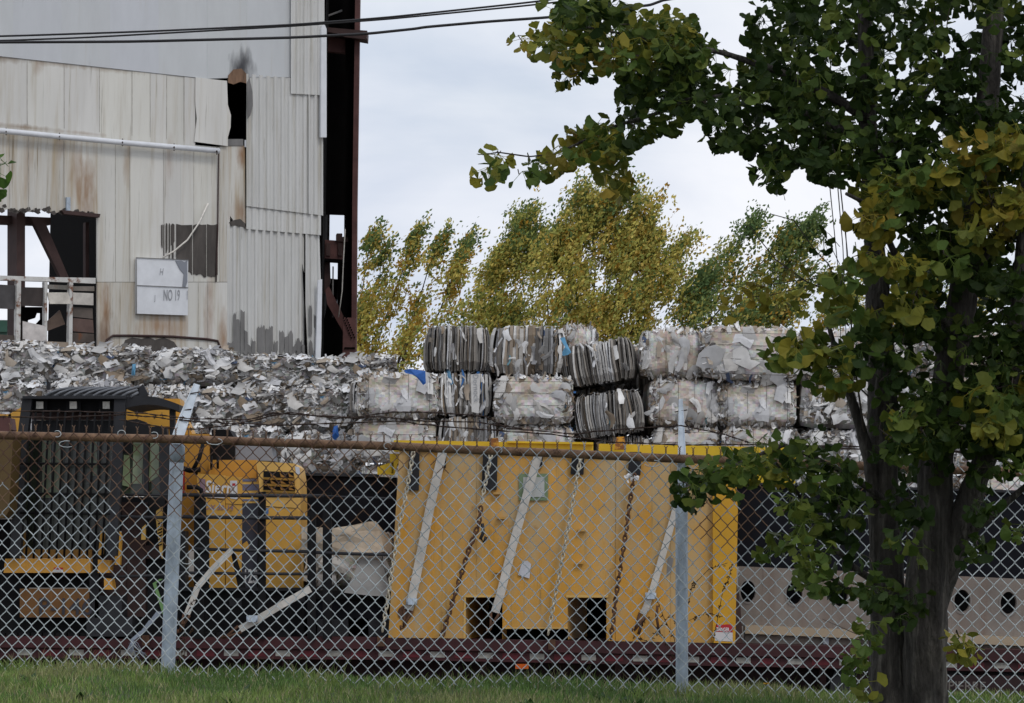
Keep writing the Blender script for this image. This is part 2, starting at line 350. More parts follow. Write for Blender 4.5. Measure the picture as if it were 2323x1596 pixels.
stain('siding_stained', 'wall_cream', [(475, 700, (.14, .9), RU, .7), (508, 760, (.14, .6), RU, .8), (290, 360, (.12, .6), RU, .4), (85, 145, (.14, .3), RU, .5), (20, 134, (.5, .10), (.2, .13, .07), .7), (130, 146, (.7, .08), (.24, .16, .09), .6), (260, 160, (.8, .07), (.3, .22, .14), .5), (60, 290, (.9, .07), (.22, .14, .07), .7), (190, 303, (.6, .05), (.3, .2, .12), .5), (385, 370, (.12, .7), RU, .35)])
rb = random.Random(5)
def panels(name, xs, top, bot, off, mt, th=.05, tint=.05):
    """vertical siding sheets between two lines; each sheet sits a few millimetres in or out"""
    b = MB()
    for i in range(len(xs) - 1):
        x0, x1 = xs[i], xs[i + 1]; o = off + rb.uniform(0, .008); k = 1 + rb.uniform(-tint, tint)
        T = top if callable(top) else (lambda x: top); B = bot if callable(bot) else (lambda x: bot)
        wprism(b, [(x0, T(x0)), (x0, B(x0)), (x1, B(x1)), (x1, T(x1))], o, th, (k, k, k * rb.uniform(.97, 1.02)))
    return b.build(name, Mt[mt], bld)
def ln(x0, y0, x1, y1): return lambda x: y0 + (y1 - y0) * (x - x0) / (x1 - x0)
seam = ln(0, 128, 515, 184); pipe_l = ln(0, 292, 515, 338)
panels('upper_wall', [-420, -300, -190, -80, 30, 140, 250, 360, 470, 560, 660], -160, lambda x: seam(x) if x < 540 else 176, .05, 'wall_white', tint=.015)
panels('middle_wall', [-420, -330, -250, -170, -90, -10, 62, 98, 146, 226, 300, 341, 378, 418, 443], lambda x: seam(x) + 1, lambda x: pipe_l(x) + 1, .03, 'wall_cream', tint=.06)
b = MB(); wprism(b, [(444, 176), (443, 230), (447, 270), (441, 322), (517, 332), (517, 312), (523, 290), (524, 262), (517, 238), (515, 184)], .07, .02, (1.02, 1.02, 1.02)); b.build('bent_sheet', Mt['wall_cream'], bld)
# lower wall, ragged bottom edge left of the opening
def ragged(x0, x1, y0, y1, n, amp, seed):
    r_ = random.Random(seed); return [(lerp(x0, x1, i / n), lerp(y0, y1, i / n) + r_.uniform(-amp, amp)) for i in range(n + 1)]
b = MB()
for i, (x0, x1) in enumerate([(-420, -330), (-330, -250), (-250, -150), (-150, -60), (-60, 22), (22, 65), (65, 146), (146, 182), (182, 221)]):
    edge = ragged(x0, x1, 474 + x0 * .055, 474 + x1 * .055, 9, 5 if x0 < 150 else 8, i)
    wprism(b, [(x1, pipe_l(x1) - 2)] + [(x0, pipe_l(x0) - 2)] + edge, rb.uniform(0, .015), .04, tuple([1 + rb.uniform(-.06, .05)] * 3))
b.build('lower_wall', Mt['wall_rusty'], bld)
panels('lower_wall', [221, 262, 295, 340, 372, 410, 440, 470, 498], lambda x: pipe_l(x) - 2, lambda x: 640, .002, 'wall_cream', tint=.04)
panels('lower_wall', [221, 250, 310], lambda x: 641, lambda x: 850, .004, 'wall_rusty', tint=.04)
panels('lower_wall', [310, 345, 385, 427], lambda x: 641, lambda x: 850, .0, 'wall_rusty', tint=.05)
panels('lower_wall', [427, 450, 472, 516], lambda x: 641, lambda x: 850, .004, 'wall_cream', tint=.04)
b = MB(); wprism(b, [(498.6, 333), (517, 332), (556, 331), (557, 508), (545, 502), (532, 504), (522, 490), (518, 640), (498.6, 640)], .012, .05); b.build('lower_wall', Mt['wall_rusty'], bld)
# rust eaten holes and dark peeled areas
b = MB()
wprism(b, [(282, 850), (276, 792), (284, 772), (300, 766), (322, 770), (335, 764), (352, 772), (372, 766), (395, 776), (404, 790), (398, 800), (405, 850)], .012, .006); b.build('rust_hole', Mt['peel'], bld)
for (x0, y0, x1, y1, sd) in [(366, 510, 369, 560, 1), (371, 509, 373, 585, 1), (376, 508, 380, 570, 2), (383, 508, 386, 584, 2), (388, 509, 396, 552, 2), (390, 553, 394, 588, 1), (400, 509, 436, 622, 3), (438, 509, 468, 626, 4), (470, 509, 494, 625, 5), (408, 512, 414, 598, 6)]:
    if sd == 6: continue
    bt = ragged(x0, x1, y1, y1, 7 if sd > 2 else 2, 5, sd); tp = ragged(x1, x0, y0, y0 + 1, 3, 2, sd + 20)
    b = MB(); wprism(b, tp + bt, .020, .006); b.build('peeled_patch', Mt['peel'], bld)
b = MB(); wprism(b, [(520, 505), (530, 500), (545, 497), (557, 508), (557, 518), (540, 512), (525, 513)], .02, .01); b.build('peeled_patch', Mt['peel'], bld)
b = MB()
for i in range(34):
    x = rb.uniform(-40, 218); y = 474 + x * .055 + rb.uniform(-7, 6); s_ = rb.uniform(3, 9)
    b = MB(); wprism(b, [(x - s_, y), (x - s_ * .4, y - s_ * .6), (x + s_ * .5, y - s_ * .8), (x + s_, y + 2), (x + s_ * .2, y + s_ * .7)], .02, .012); b.build('rust_patch', Mt['peel'], bld)
b = MB()
for pts in ([(238, 800), (242, 772), (256, 762), (300, 762)], [(300, 762), (390, 764), (470, 770), (494, 774), (500, 790), (500, 812)]):
    b.tube([wp(x, y, .03) for x, y in pts], .022, 6)
b.build('bent_rod', Mt['steel_brown'], bld)
for x, y0, y1, o in [(62, 135, 285, .043), (146, 144, 292, .043), (226, 153, 300, .043), (300, 161, 308, .043), (341, 166, 312, .043), (378, 170, 316, .043), (418, 174, 320, .043), (65, 302, 476, .02), (22, 298, 474, .02), (146, 309, 480, .02), (262, 320, 640, .014), (295, 322, 640, .014), (372, 330, 585, .014), (440, 336, 640, .014), (250, 642, 800, .014), (450, 642, 800, .016), (472, 642, 800, .016)]:
    b = MB(); wprism(b, [(x - .45, y0), (x - .45, y1), (x + .45, y1), (x + .45, y0)], o, .004); b.build('sheet_seam', Mt['seam'], bld)
# gutter pipe with hangers and downpipe
b = MB(); b.tube([wp(-420, 255, .16), wp(0, 297, .16), wp(140, 311, .16), wp(300, 326, .15), wp(497, 343, .15)], .05, 10); b.build('gutter_pipe', Mt['white_metal'], bld)
b = MB()
for x in (14, 135, 278, 395, 492): b.tube([wp(x, 298 + x * .0935 - 8, .1), wp(x, 298 + x * .0935, .22), wp(x, 298 + x * .0935 + 7, .1)], .012, 5)
b.build('pipe_bracket', Mt['steel_brown'], bld)
b = MB(); b.tube([wp(496, 346, .06), wp(495, 420, .03), wp(494, 520, .04), wp(491, 600, .04), wp(490, 640, .03)], .014, 5); b.build('downpipe', Mt['steel_brown'], bld)
# torn slot and soot

b = MB(); wprism(b, [(517, 188), (530, 192), (545, 186), (560, 190), (561, 170), (548, 156), (530, 158), (518, 172)], .075, .01); b.build('torn_sheet', mat('scorched_rust', (.20, .12, .075), .8, var=.5, scale=12, stretch=(1, 1, .2)), bld)
b = MB(); wprism(b, [(560, 190), (566, 176), (573, 210), (574, 240), (568, 262), (562, 270)], .16, .01); b.build('bent_flap', Mt['zinc_bare'], bld)
b = MB(); wprism(b, wq(515, 316, 552, 331), .03, .05, (.6, .6, .6)); b.build('sill_plate', Mt['zinc_bare'], bld)
b = MB(); wprism(b, wq(556, 318, 563, 334), .06, .03); b.build('sill_bracket', Mt['white_metal'], bld)
# corrugated sheets
def corr(name, x0, x1, top, bot, off, period=.155, amp=.016, tint=1.0, warp=0, phase=0):
    b = MB(); d = (wp(x1, 400, off) - wp(x0, 400, off)).length; n = max(8, int(d / period * 8)); prof = []
    vs = []
    for i in range(n + 1):
        x = lerp(x0, x1, i / n); u = d * i / n; ph = (u / period + phase) % 1
        k = max(-1, min(1, 1.7 * math.cos(2 * math.pi * ph)))
        for q in range(5):
            y = lerp(top(x), bot(x), q / 4); wv = warp * math.sin(q * 1.2 + x * .05) * (i / n)
            vs.append(wp(x + wv * 60, y, off + amp * k + wv))
    fs = [(i * 5 + q, i * 5 + q + 1, (i + 1) * 5 + q + 1, (i + 1) * 5 + q) for i in range(n) for q in range(4)]
    b.add(vs, fs, (tint, tint, tint))
    return b.build(name, Mt['corr'], bld)
corr('corrugated_sheet', 660, 736, lambda x: -160, ln(660, 213, 736, 217), .10, tint=1.02)
corr('corrugated_sheet', 559, 700, ln(560, 168, 735, 184), ln(560, 468, 728, 489), .06)
corr('corrugated_sheet', 700, 733, ln(560, 168, 735, 184), ln(560, 468, 728, 489), .065, tint=.98)
corr('corrugated_sheet', 559, 728, lambda x: 440, ln(560, 520, 728, 534), .03, tint=1.04)
corr('corrugated_sheet', 515.5, 690, lambda x: 511 if x < 556 else 515, lambda x: 850, .0, tint=.99)
corr('corrugated_sheet', 693, 727, lambda x: 520, lambda x: 850, .01, tint=.97, warp=.05)
b = MB()                                   # bare grey metal where the paint has gone at the foot of the corrugated sheets
for x0, h0 in [(517, 770), (529, 712), (536, 722), (546, 708), (553, 745), (562, 778), (571, 770), (583, 748), (592, 740), (602, 752), (611, 738), (622, 770), (634, 752), (646, 762), (655, 757), (664, 782), (674, 770), (682, 790)]:
    y = h0 + rb.uniform(-4, 4); x1 = x0 + rb.uniform(7, 12)
    wprism(b, ragged(x0, x1, y, y + rb.uniform(-6, 6), 3, 5, int(x0)) + ragged(x1, x0, 806 + rb.uniform(-14, 6), 806, 3, 7, int(x0) + 1), .030, .004)
for x0, y0, x1, y1 in ((702, 690, 708, 760), (712, 715, 718, 800), (703, 775, 714, 830)):
    wprism(b, ragged(x0, x1, y0, y0 + 8, 3, 5, x0) + ragged(x1, x0, y1, y1, 3, 5, x1), .045, .004)
b.build('bare_patch', Mt['zinc_bare'], bld)
b = MB(); wprism(b, [(686, 600), (690, 690), (694, 850), (700, 850), (693, 690), (690, 620)], .05, .01); b.build('gap_shade_strip', Mt['dark'], bld)  # near-black strips on the siding stand in for the shade of gaps
b = MB(); wprism(b, wq(515, 812, 556, 822), .02, .01); b.build('gap_shade_strip', Mt['dark'], bld)
b = MB(); wprism(b, [(729, 66), (731, 58), (737, 57), (741, 66), (741, 312), (728, 312)], .17, .05); b.build('edge_flashing', Mt['white_metal'], bld)
b = MB(); wprism(b, [(722, 636), (731, 634), (729, 760), (726, 850), (715, 850), (719, 740)], .16, .04); b.build('edge_flashing', Mt['white_metal'], bld)
b = MB(); wprism(b, wq(151, 448, 160, 478), .06, .04); b.build('vent_stub', Mt['zinc'], bld)
b = MB(); wprism(b, wq(0, 484, 0, 484), 0, .01) if False else None
wprism(b, [(140, 477), (146, 486), (226, 494), (228, 486)], .10, .12); b.build('ledge', Mt['steel_brown'], bld)
# open bay at the left: steel frame, girts, broken louvres
b = MB(); wprism(b, wq(38, 470, 57, 850), -.5, .4); b.build('steel_column', Mt['steel_brown'], bld)
b = MB(); wprism(b, [(-420, 470), (-420, 493), (115, 511), (115, 494)], -.7, .3); b.build('steel_beam', Mt['steel_brown'], bld)
b = MB(); wprism(b, [(70, 492), (98, 494), (158, 634), (140, 634)], -.45, .12); b.build('diagonal_brace', Mt['steel_brown'], bld)
b = MB(); wprism(b, wq(194, 505, 202, 634), -.6, .1); b.build('steel_post', Mt['steel_brown'], bld)
b = MB(); wprism(b, [(-420, 612), (-420, 626), (110, 639), (217, 644), (217, 631), (104, 629)], .0, .12); b.build('girt', Mt['white_rusty'], bld)
for pts in ([(38, 636), (48, 636), (45, 850), (36, 850)], [(101, 640), (108, 640), (106, 850), (102, 850)], [(158, 640), (166, 640), (163, 850), (155, 850)], [(-60, 626), (-50, 626), (-52, 850), (-62, 850)]):
    b = MB(); wprism(b, pts, .02, .10); b.build('girt_post', Mt['white_rusty'], bld)
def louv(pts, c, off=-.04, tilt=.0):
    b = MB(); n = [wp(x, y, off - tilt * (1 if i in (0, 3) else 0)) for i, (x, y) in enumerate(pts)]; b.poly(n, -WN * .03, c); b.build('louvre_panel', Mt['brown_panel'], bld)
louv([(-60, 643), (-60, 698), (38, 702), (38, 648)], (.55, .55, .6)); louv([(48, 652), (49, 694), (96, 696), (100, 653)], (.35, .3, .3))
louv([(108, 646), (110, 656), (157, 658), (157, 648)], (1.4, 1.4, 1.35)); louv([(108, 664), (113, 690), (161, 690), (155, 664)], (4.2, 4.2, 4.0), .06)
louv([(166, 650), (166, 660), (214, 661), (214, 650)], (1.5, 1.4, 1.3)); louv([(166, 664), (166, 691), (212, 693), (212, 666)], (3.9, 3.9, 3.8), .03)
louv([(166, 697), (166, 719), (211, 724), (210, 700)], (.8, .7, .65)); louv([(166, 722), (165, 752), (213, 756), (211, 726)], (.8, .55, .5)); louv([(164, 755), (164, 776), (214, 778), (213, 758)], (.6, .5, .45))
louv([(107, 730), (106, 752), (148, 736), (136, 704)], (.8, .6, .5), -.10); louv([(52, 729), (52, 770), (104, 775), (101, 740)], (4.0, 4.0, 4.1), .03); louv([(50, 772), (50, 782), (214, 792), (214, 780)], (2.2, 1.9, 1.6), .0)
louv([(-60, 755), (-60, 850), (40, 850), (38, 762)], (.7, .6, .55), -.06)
# enclosed interior seen through the openings, its shade painted as near-black
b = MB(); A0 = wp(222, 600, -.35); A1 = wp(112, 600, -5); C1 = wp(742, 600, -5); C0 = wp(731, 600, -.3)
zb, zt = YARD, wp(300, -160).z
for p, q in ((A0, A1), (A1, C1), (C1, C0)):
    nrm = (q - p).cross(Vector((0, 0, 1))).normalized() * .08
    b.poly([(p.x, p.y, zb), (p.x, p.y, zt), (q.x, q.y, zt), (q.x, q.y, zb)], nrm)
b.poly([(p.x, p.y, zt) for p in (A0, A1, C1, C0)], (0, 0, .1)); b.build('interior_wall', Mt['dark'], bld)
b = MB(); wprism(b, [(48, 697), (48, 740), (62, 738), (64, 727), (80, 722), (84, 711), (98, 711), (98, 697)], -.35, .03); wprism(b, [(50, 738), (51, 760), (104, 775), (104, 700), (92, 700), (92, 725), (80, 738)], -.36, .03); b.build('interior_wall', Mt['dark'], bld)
# end wall steelwork at the right
def yb(name, mt, pts, Y, d):
    b = MB(); b.poly([pt(x, y, Y) for x, y in pts], (0, d, 0)); return b.build(name, Mt[mt], bld)
yb('steel_column', 'steel_red', [(808, -160), (799, 470), (797, 850), (808, 850), (810, 470), (819, -160)], 56.6, .25)
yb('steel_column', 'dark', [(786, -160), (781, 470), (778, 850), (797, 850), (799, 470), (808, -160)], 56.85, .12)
yb('interior_shade_panel', 'dark', [(735, -160), (735, 62), (809, 75), (809, -160)], 57.6, .1)  # near-black panels paint in the shade of the open end
yb('interior_shade_panel', 'dark', [(728, 100), (728, 486), (784, 488), (788, 100)], 57.6, .1)
yb('steel_beam', 'steel_red', [(736, 68), (736, 116), (800, 122), (802, 76)], 56.9, .2)
yb('beam_flange', 'steel_brown', [(738, 62), (738, 72), (832, 88), (833, 70), (804, 68)], 56.4, .6)
yb('beam_flange', 'steel_brown', [(780, 78), (780, 84), (829, 90), (829, 82)], 56.35, .1)
yb('pipe', 'bright_yellow', [(807 - 20, -160), (805 - 20, 48), (811 - 20, 48), (814 - 20, -160)], 57.3, .06)
yb('handrail', 'zinc_bare', [(738, 36), (738, 40), (776, 26), (776, 22)], 57.2, .04)
yb('steel_beam', 'steel_red', [(731, 544), (731, 586), (790, 590), (790, 548)], 56.9, .2)
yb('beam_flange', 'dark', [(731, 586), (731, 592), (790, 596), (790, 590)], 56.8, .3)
for x in (740, 767): yb('stiffener', 'steel_brown', [(x, 552), (x, 580), (x + 9, 581), (x + 9, 553)], 56.86, .03)
yb('bracket', 'steel_brown', [(762, 534), (762, 548), (790, 549), (790, 536), (776, 538), (776, 530), (764, 530)], 56.85, .1)
yb('steel_post', 'steel_brown', [(731, 592), (731, 668), (742, 660), (749, 640), (748, 592)], 57.0, .15)
yb('diagonal_brace', 'steel_red', [(738, 658), (742, 690), (782, 760), (786, 732), (746, 650)], 56.85, .1)
yb('gusset_plate', 'steel_red', [(779, 720), (776, 850), (806, 850), (807, 722)], 56.5, .06)
b = MB()
for i in range(9):
    for k in (0, 7):
        c = pt(779 + i * 2.3 + k, 722 + i * 5.6 - k * .2, 56.48); b.box((c.x - .012, c.y - .02, c.z - .012), (c.x + .012, c.y + .02, c.z + .012))
for i in range(8):
    c = pt(783 + i * 3, 790, 56.48); b.box((c.x - .012, c.y - .02, c.z - .012), (c.x + .012, c.y + .02, c.z + .012))
b.build('rivet', Mt['dark'], bld)
yb('interior_shade_panel', 'dark', [(748, 632), (740, 700), (734, 735), (735, 850), (778, 850), (779, 722), (764, 690), (766, 634)], 57.5, .1)
yb('interior_shade_panel', 'dark', [(766, 592), (765, 690), (782, 724), (783, 592)], 57.4, .1)
yb('conduit', 'zinc_bare', [(754, 605), (753, 720), (756, 720), (757, 605)], 57.0, .04)
b = MB(); b.tube([pt(783, 520, 56.7), pt(779, 590, 56.6), pt(776, 660, 56.6), pt(768, 720, 56.6)], .012, 5); b.build('hanging_cable', Mt['strap'], bld)
b = MB(); b.tube([wp(472, 462, .06), wp(452, 505, .12), wp(425, 545, .14), wp(395, 570, .13), wp(368, 586, .08)], .016, 5, col=(1.4, 1.4, 1.4)); b.build('loose_cable', Mt['strap'], bld)
# board on the wall
p = wp(368, 716, .15)
sg = thing('wall_sign', p, 'weathered white wall board with faded letters NO 19 bolted to the stained siding', 'sign')
b = MB(); b.poly([wp(311, 586, .10), wp(311, 712, .10), wp(426, 716, .10), wp(427, 591, .10)], -WN * .07); b.build('board', Mt['white_metal'], sg)
b = MB()
for q0, q1 in (((309, 584), (309, 714)), ((309, 585), (428, 590)), ((311, 648), (427, 653))):
    b.tube([wp(*q0, .115), wp(*q1, .115)], .007, 5)
b.build('board_edge', Mt['zinc_bare'], sg)
ex = (wp(420, 690, .12) - wp(320, 690, .12)); 
b = text_mb('NO 19', wp(370, 682, .105), ex, (0, 0, 1), .20, .004, bold=.012, xs=.42); text_mb('H', wp(361, 625, .105), ex, (0, 0, 1), .13, .004, mb=b, slant=.2, xs=.6); text_mb('J', wp(350, 682, .105), ex, (0, 0, 1), .10, .004, mb=b, xs=.7); text_mb('1', wp(421, 680, .105), ex, (0, 0, 1), .17, .004, mb=b, xs=.5)
b.build('lettering', Mt['grey_ink'], sg)
b = MB(); wprism(b, ragged(398, 425, 592, 594, 4, 2, 9) + [(425, 640), (421, 652), (414, 650), (417, 622), (408, 612)], .112, .006); b.build('paint_loss', Mt['grey'], sg)
# green sheeting beyond the open bay
p = pt(-40, 795, 66)
t = thing('green_container', (p.x, p.y, YARD), 'green ribbed container glimpsed through the open bay at the far left', 'container')
b = MB(); w0, w1, zt_, zb_ = pt(-160, 745, 66), pt(21, 745, 66), pt(0, 726, 66).z, YARD
n = 16
for i in range(n):
    z0 = lerp(zb_, zt_, i / n); z1 = lerp(zb_, zt_, (i + 1) / n); zm = (z0 + z1) / 2
    b.box((w0.x, 66, z0), (w1.x, 68.4, zm)); b.box((w0.x, 66.06, zm), (w1.x - .06, 68.4, z1))
b.build('ribbed_wall', Mt['green'], t)
# ------------------------------------------------------------------ paper bales
WHITES = [(.74, .74, .74), (.80, .79, .77), (.67, .67, .68), (.62, .60, .57), (.54, .53, .515)]
GREYS = [(.30, .30, .31), (.22, .215, .21), (.36, .355, .35), (.26, .24, .22), (.16, .15, .14)]
BROWNS = [(.35, .29, .23), (.28, .22, .16), (.42, .36, .29), (.20, .16, .12)]
BLUES = [(.05, .15, .36), (.12, .25, .38), (.16, .32, .38), (.09, .12, .20)]
STRATA = [(.145, .132, .118), (.18, .162, .14), (.12, .11, .10), (.23, .21, .185), (.28, .265, .245), (.19, .18, .17), (.33, .30, .265), (.42, .40, .37)]
def kmul(c, k): return (c[0] * k, c[1] * k, c[2] * k)
def flap(b, rn, c, sx, sz, nrm, col, vert=0.0, fold=1.0):
    """one bent sheet of paper, two facets"""
    nrm = Vector(nrm).normalized(); t = Vector((rn.gauss(0, 1 - .75 * vert), rn.gauss(0, .5 - .3 * vert), rn.gauss(0, 1) + (2.0 * vert if rn.random() < .5 else -2.0 * vert))); t = t - nrm * t.dot(nrm)
    if t.length < 1e-4: t = nrm.orthogonal()
    t.normalize(); s = nrm.cross(t); c = Vector(c); u1 = rn.uniform(-.9, 1.0) * fold; u2 = rn.uniform(-.6, .6) * fold; sk = rn.uniform(-.5, .5); v = []
    for k in range(4):                                  # a curled, creased sheet
        q = k / 3 * 2 - 1; wv = sz * rn.uniform(.62, 1.1) * (1 - .25 * q * q); off = nrm * sx * (u1 * q * q * .55 + u2 * .35 * q + rn.uniform(-.05, .05)) + s * sk * sx * q * q
        v += [c + t * sx * q + off - s * wv, c + t * sx * q + off + nrm * sx * rn.uniform(-.04, .22), c + t * sx * (q + rn.uniform(-.1, .1)) + off + s * wv]
    fs = []
    for k in range(3): fs += [(k * 3, k * 3 + 3, k * 3 + 4, k * 3 + 1), (k * 3 + 1, k * 3 + 4, k * 3 + 5, k * 3 + 2)]
    b.add(v, [f[::-1] for f in fs], col, 0, rn.random() < .6)
def pick(rn, ws):
    r_ = rn.random()
    for p, pal in ws:
        if r_ < p: return kmul(rn.choice(pal), rn.uniform(.82, 1.12))
        r_ -= p
    return kmul(rn.choice(WHITES), rn.uniform(.8, 1.1))
def bale_core(b, rn, w, h, d, col, dark, amp, nx=18, nz=12, dome=.05):
    """a block with crumpled front, sides and top"""
    sd = rn.uniform(0, 90)
    def off(x, z, k): return amp * (noise.noise((x * 4 + sd, z * 4, k)) + .7 * noise.noise((x * 9, z * 9 + sd, k)) + .5 * noise.noise((x * 21, z * 21 + sd, k + 3)))
    def shade(x, z, k):
        n_ = noise.noise((x * 3 + sd, z * 2.2, k + 9)); n2 = noise.noise((x * 12 + sd, z * 9, k))
        t = max(0, min(1, .5 + n_ * 1.3 + n2 * .4)); return tuple(lerp(dark[i], col[i], t) * rn.uniform(.9, 1.08) for i in range(3))
    def grid(fn, nu, nv, k):
        vs = [fn(i / nu, j / nv) for j in range(nv + 1) for i in range(nu + 1)]
        for j in range(nv):
            for i in range(nu):
                q = [vs[j * (nu + 1) + i], vs[j * (nu + 1) + i + 1], vs[(j + 1) * (nu + 1) + i + 1], vs[(j + 1) * (nu + 1) + i]]
                c = shade(i / nu * w, j / nv * h, k)
                if rn.random() < .5: b.add(q, [(0, 1, 2), (0, 2, 3)], c)
                else: b.add(q, [(0, 1, 3), (1, 2, 3)], c)
    def ed(u): return min(1, 4 * u) ** .5 * min(1, 4 * (1 - u)) ** .5
    grid(lambda u, v: ((u - .5) * w, -d / 2 - dome * ed(u) * ed(v) + dome + off(u * w, v * h, 1) * ed(u) * ed(v), v * h + .3 * off(u * w, v * h, 2) * (0 if v in (0,) else 1)), nx, nz, 1)
    grid(lambda u, v: ((u - .5) * w, (v - .5) * d + (dome if v == 0 else 0), h + off(u * w, v * d, 5) * (0 if v in (0, 1) else 1) * .6 + (.3 * off(u * w, h, 2) if v == 0 else 0)), nx, 5, 5)
    for sgn in (-1, 1):
        grid(lambda u, v: (sgn * (w / 2), (u - .5) * d * sgn + (dome if (u == 0) == (sgn > 0) and u in (0, 1) else 0), v * h), 5, nz // 2, 7 + sgn)
    b.box((-w / 2 + .02, d / 2 - .04, .0), (w / 2 - .02, d / 2, h), dark)
def make_bale(kind, seed, w, h, d=1.05):
    rn = random.Random(seed); b = MB()
    if kind in ('strata', 'mixed'):
        b.box((-w / 2 + .05, -d / 2 + .12, .03), (w / 2 - .05, d / 2 - .05, h - .04), (.05, .045, .04))
        x = -w / 2; base = rn.uniform(0, 5)
        while x < w / 2:
            t = rn.choice((rn.uniform(.006, .014), rn.uniform(.012, .034))) if kind == 'strata' else rn.uniform(.02, .06)
            if kind == 'strata':
                c = pick(rn, [(.76, STRATA), (.11, GREYS), (.04, BROWNS), (.006, BLUES)])
                if seed == 40 and -.05 < x / w < .22 and rn.random() < .75: c = kmul(rn.choice(WHITES), rn.uniform(.75, 1))
                if seed == 57 and -.22 < x / w < .02 and rn.random() < .7: c = kmul(rn.choice(WHITES), rn.uniform(.6, .85))
            else:
                c = pick(rn, [(.22, STRATA), (.26, GREYS), (.16, BROWNS), (.025, BLUES)])
            o = rn.uniform(-.05, .04) + .03 * noise.noise((x * 5 + base, 0, 1)); hh = h + rn.uniform(-.05, .02) + .03 * noise.noise((x * 3, base, 0)); z0 = max(0, rn.uniform(-.02, .04))
            u = x / (w / 2); lean = rn.uniform(-.03, .03) + .05 * noise.noise((x * 2, base, 3)); vs = []
            for k in range(6):
                q = k / 5; bow = math.sin(math.pi * q) * .035 * u * abs(u); cx = x * .93 + bow + lean * q + .008 * noise.noise((x * 9, q * 4, base))
                yf = -d / 2 + .03 - o - .03 * math.sin(math.pi * q)
                z = lerp(z0, hh, q)
                vs += [(cx - t / 2, yf, z), (cx + t / 2, yf + rn.uniform(-.006, .006), z), (cx + t / 2, d / 2, z), (cx - t / 2, d / 2, z)]
            fs = []
            for k in range(5):
                for q in range(4):
                    q2 = (q + 1) % 4; fs.append((k * 4 + q, k * 4 + q2, k * 4 + 4 + q2, k * 4 + 4 + q))
            fs.append((20, 21, 22, 23)); b.add(vs, fs, c); x += t * rn.uniform(.7, 1.05) + (rn.uniform(.005, .02) if rn.random() < .12 else 0)
        for k in range(9 if kind == 'strata' else 46):
            c = pick(rn, [(.15, GREYS), (.22, BROWNS), (.015, BLUES)])
            L_ = rn.uniform(.04, .15); flap(b, rn, (rn.uniform(-.48, .48) * w, -d / 2 - .01 + rn.uniform(-.02, .04), rn.uniform(.05, .95) * h), L_, L_ * rn.uniform(.15, .5), (rn.gauss(0, .4), -1, rn.gauss(0, .25)), c, .8, .5)
        for k in range(60): L_ = rn.uniform(.02, .05); flap(b, rn, (rn.uniform(-.5, .5) * w, rn.uniform(-.5, .2) * d, h + rn.uniform(-.02, .025)), L_, L_ * .5, (rn.gauss(0, .5), -.4, 1), pick(rn, [(.3, GREYS), (.2, BROWNS)]))
    elif kind == 'sheet':
        bale_core(b, rn, w, h, d, (.72, .70, .675), (.46, .385, .31), .034, nx=26, nz=18, dome=.12)
        for k in range(15):                       # broad sheets pressed against the face
            L_ = rn.uniform(.07, .20); c = kmul(pick(rn, [(.06, BROWNS)]), rn.uniform(.72, 1))
            flap(b, rn, (rn.uniform(-.42, .42) * w, -d / 2 + rn.uniform(-.03, .02), rn.uniform(.12, .85) * h), L_, L_ * rn.uniform(.3, .8), (rn.gauss(0, .2), -1, rn.gauss(0, .2)), c, .45, .35)
        for k in range(230):                      # torn edges
            e = rn.random(); L_ = rn.uniform(.02, .075)
            if e < .35: p_ = (rn.uniform(-.5, .5) * w, -d / 2 + .05 + rn.uniform(-.04, .1), h * rn.uniform(.9, 1.02))
            elif e < .6: p_ = (rn.uniform(-.5, .5) * w, -d / 2 + .03 + rn.uniform(-.04, .04), h * rn.uniform(0, .14))
            else: p_ = (rn.choice((-1, 1)) * w * rn.uniform(.40, .5), -d / 2 + rn.uniform(-.03, .1), rn.uniform(.05, .95) * h)
            flap(b, rn, p_, L_, L_ * rn.uniform(.2, .8), (rn.gauss(0, .7), -1, rn.gauss(.1, .7)), pick(rn, [(.16, GREYS), (.30, BROWNS), (.05, STRATA), (.008, BLUES)]), .5)
    else:                                         # scrap
        bale_core(b, rn, w, h, d, (.48, .47, .45), (.13, .12, .105), .05, nx=22, dome=.07)
        for k in range(760):
            L_ = abs(rn.gauss(0, .03)) + .016
            if rn.random() < .72: p_ = (rn.uniform(-.48, .48) * w, -d / 2 + rn.uniform(-.03, .05), rn.uniform(.10, 1) * h); nn = (rn.gauss(0, .75), -1, rn.gauss(.15, .75))
            else: p_ = (rn.uniform(-.5, .5) * w, rn.uniform(-.52, .3) * d, h + rn.uniform(-.02, .05)); nn = (rn.gauss(0, .7), -.5 + rn.gauss(0, .6), 1)
            if noise.noise((p_[0] * 2.2 + seed, p_[2] * 2.2, p_[1])) > .14: c = pick(rn, [(.38, GREYS), (.25, BROWNS), (.22, STRATA), (.01, BLUES)])
            else: c = pick(rn, [(.22, GREYS), (.10, BROWNS), (.06, STRATA), (.008, BLUES)])
            flap(b, rn, p_, L_ * rn.uniform(.8, 1.4), L_ * rn.uniform(.3, .9), nn, c, .35)
        for k in range(12):
            L_ = rn.uniform(.07, .15); flap(b, rn, (rn.uniform(-.45, .45) * w, -d / 2 - .04, rn.uniform(.15, .9) * h), L_, L_ * rn.uniform(.4, .8), (rn.gauss(0, .4), -1, rn.gauss(.2, .4)), pick(rn, [(.1, GREYS), (.1, BROWNS)]))
    return b
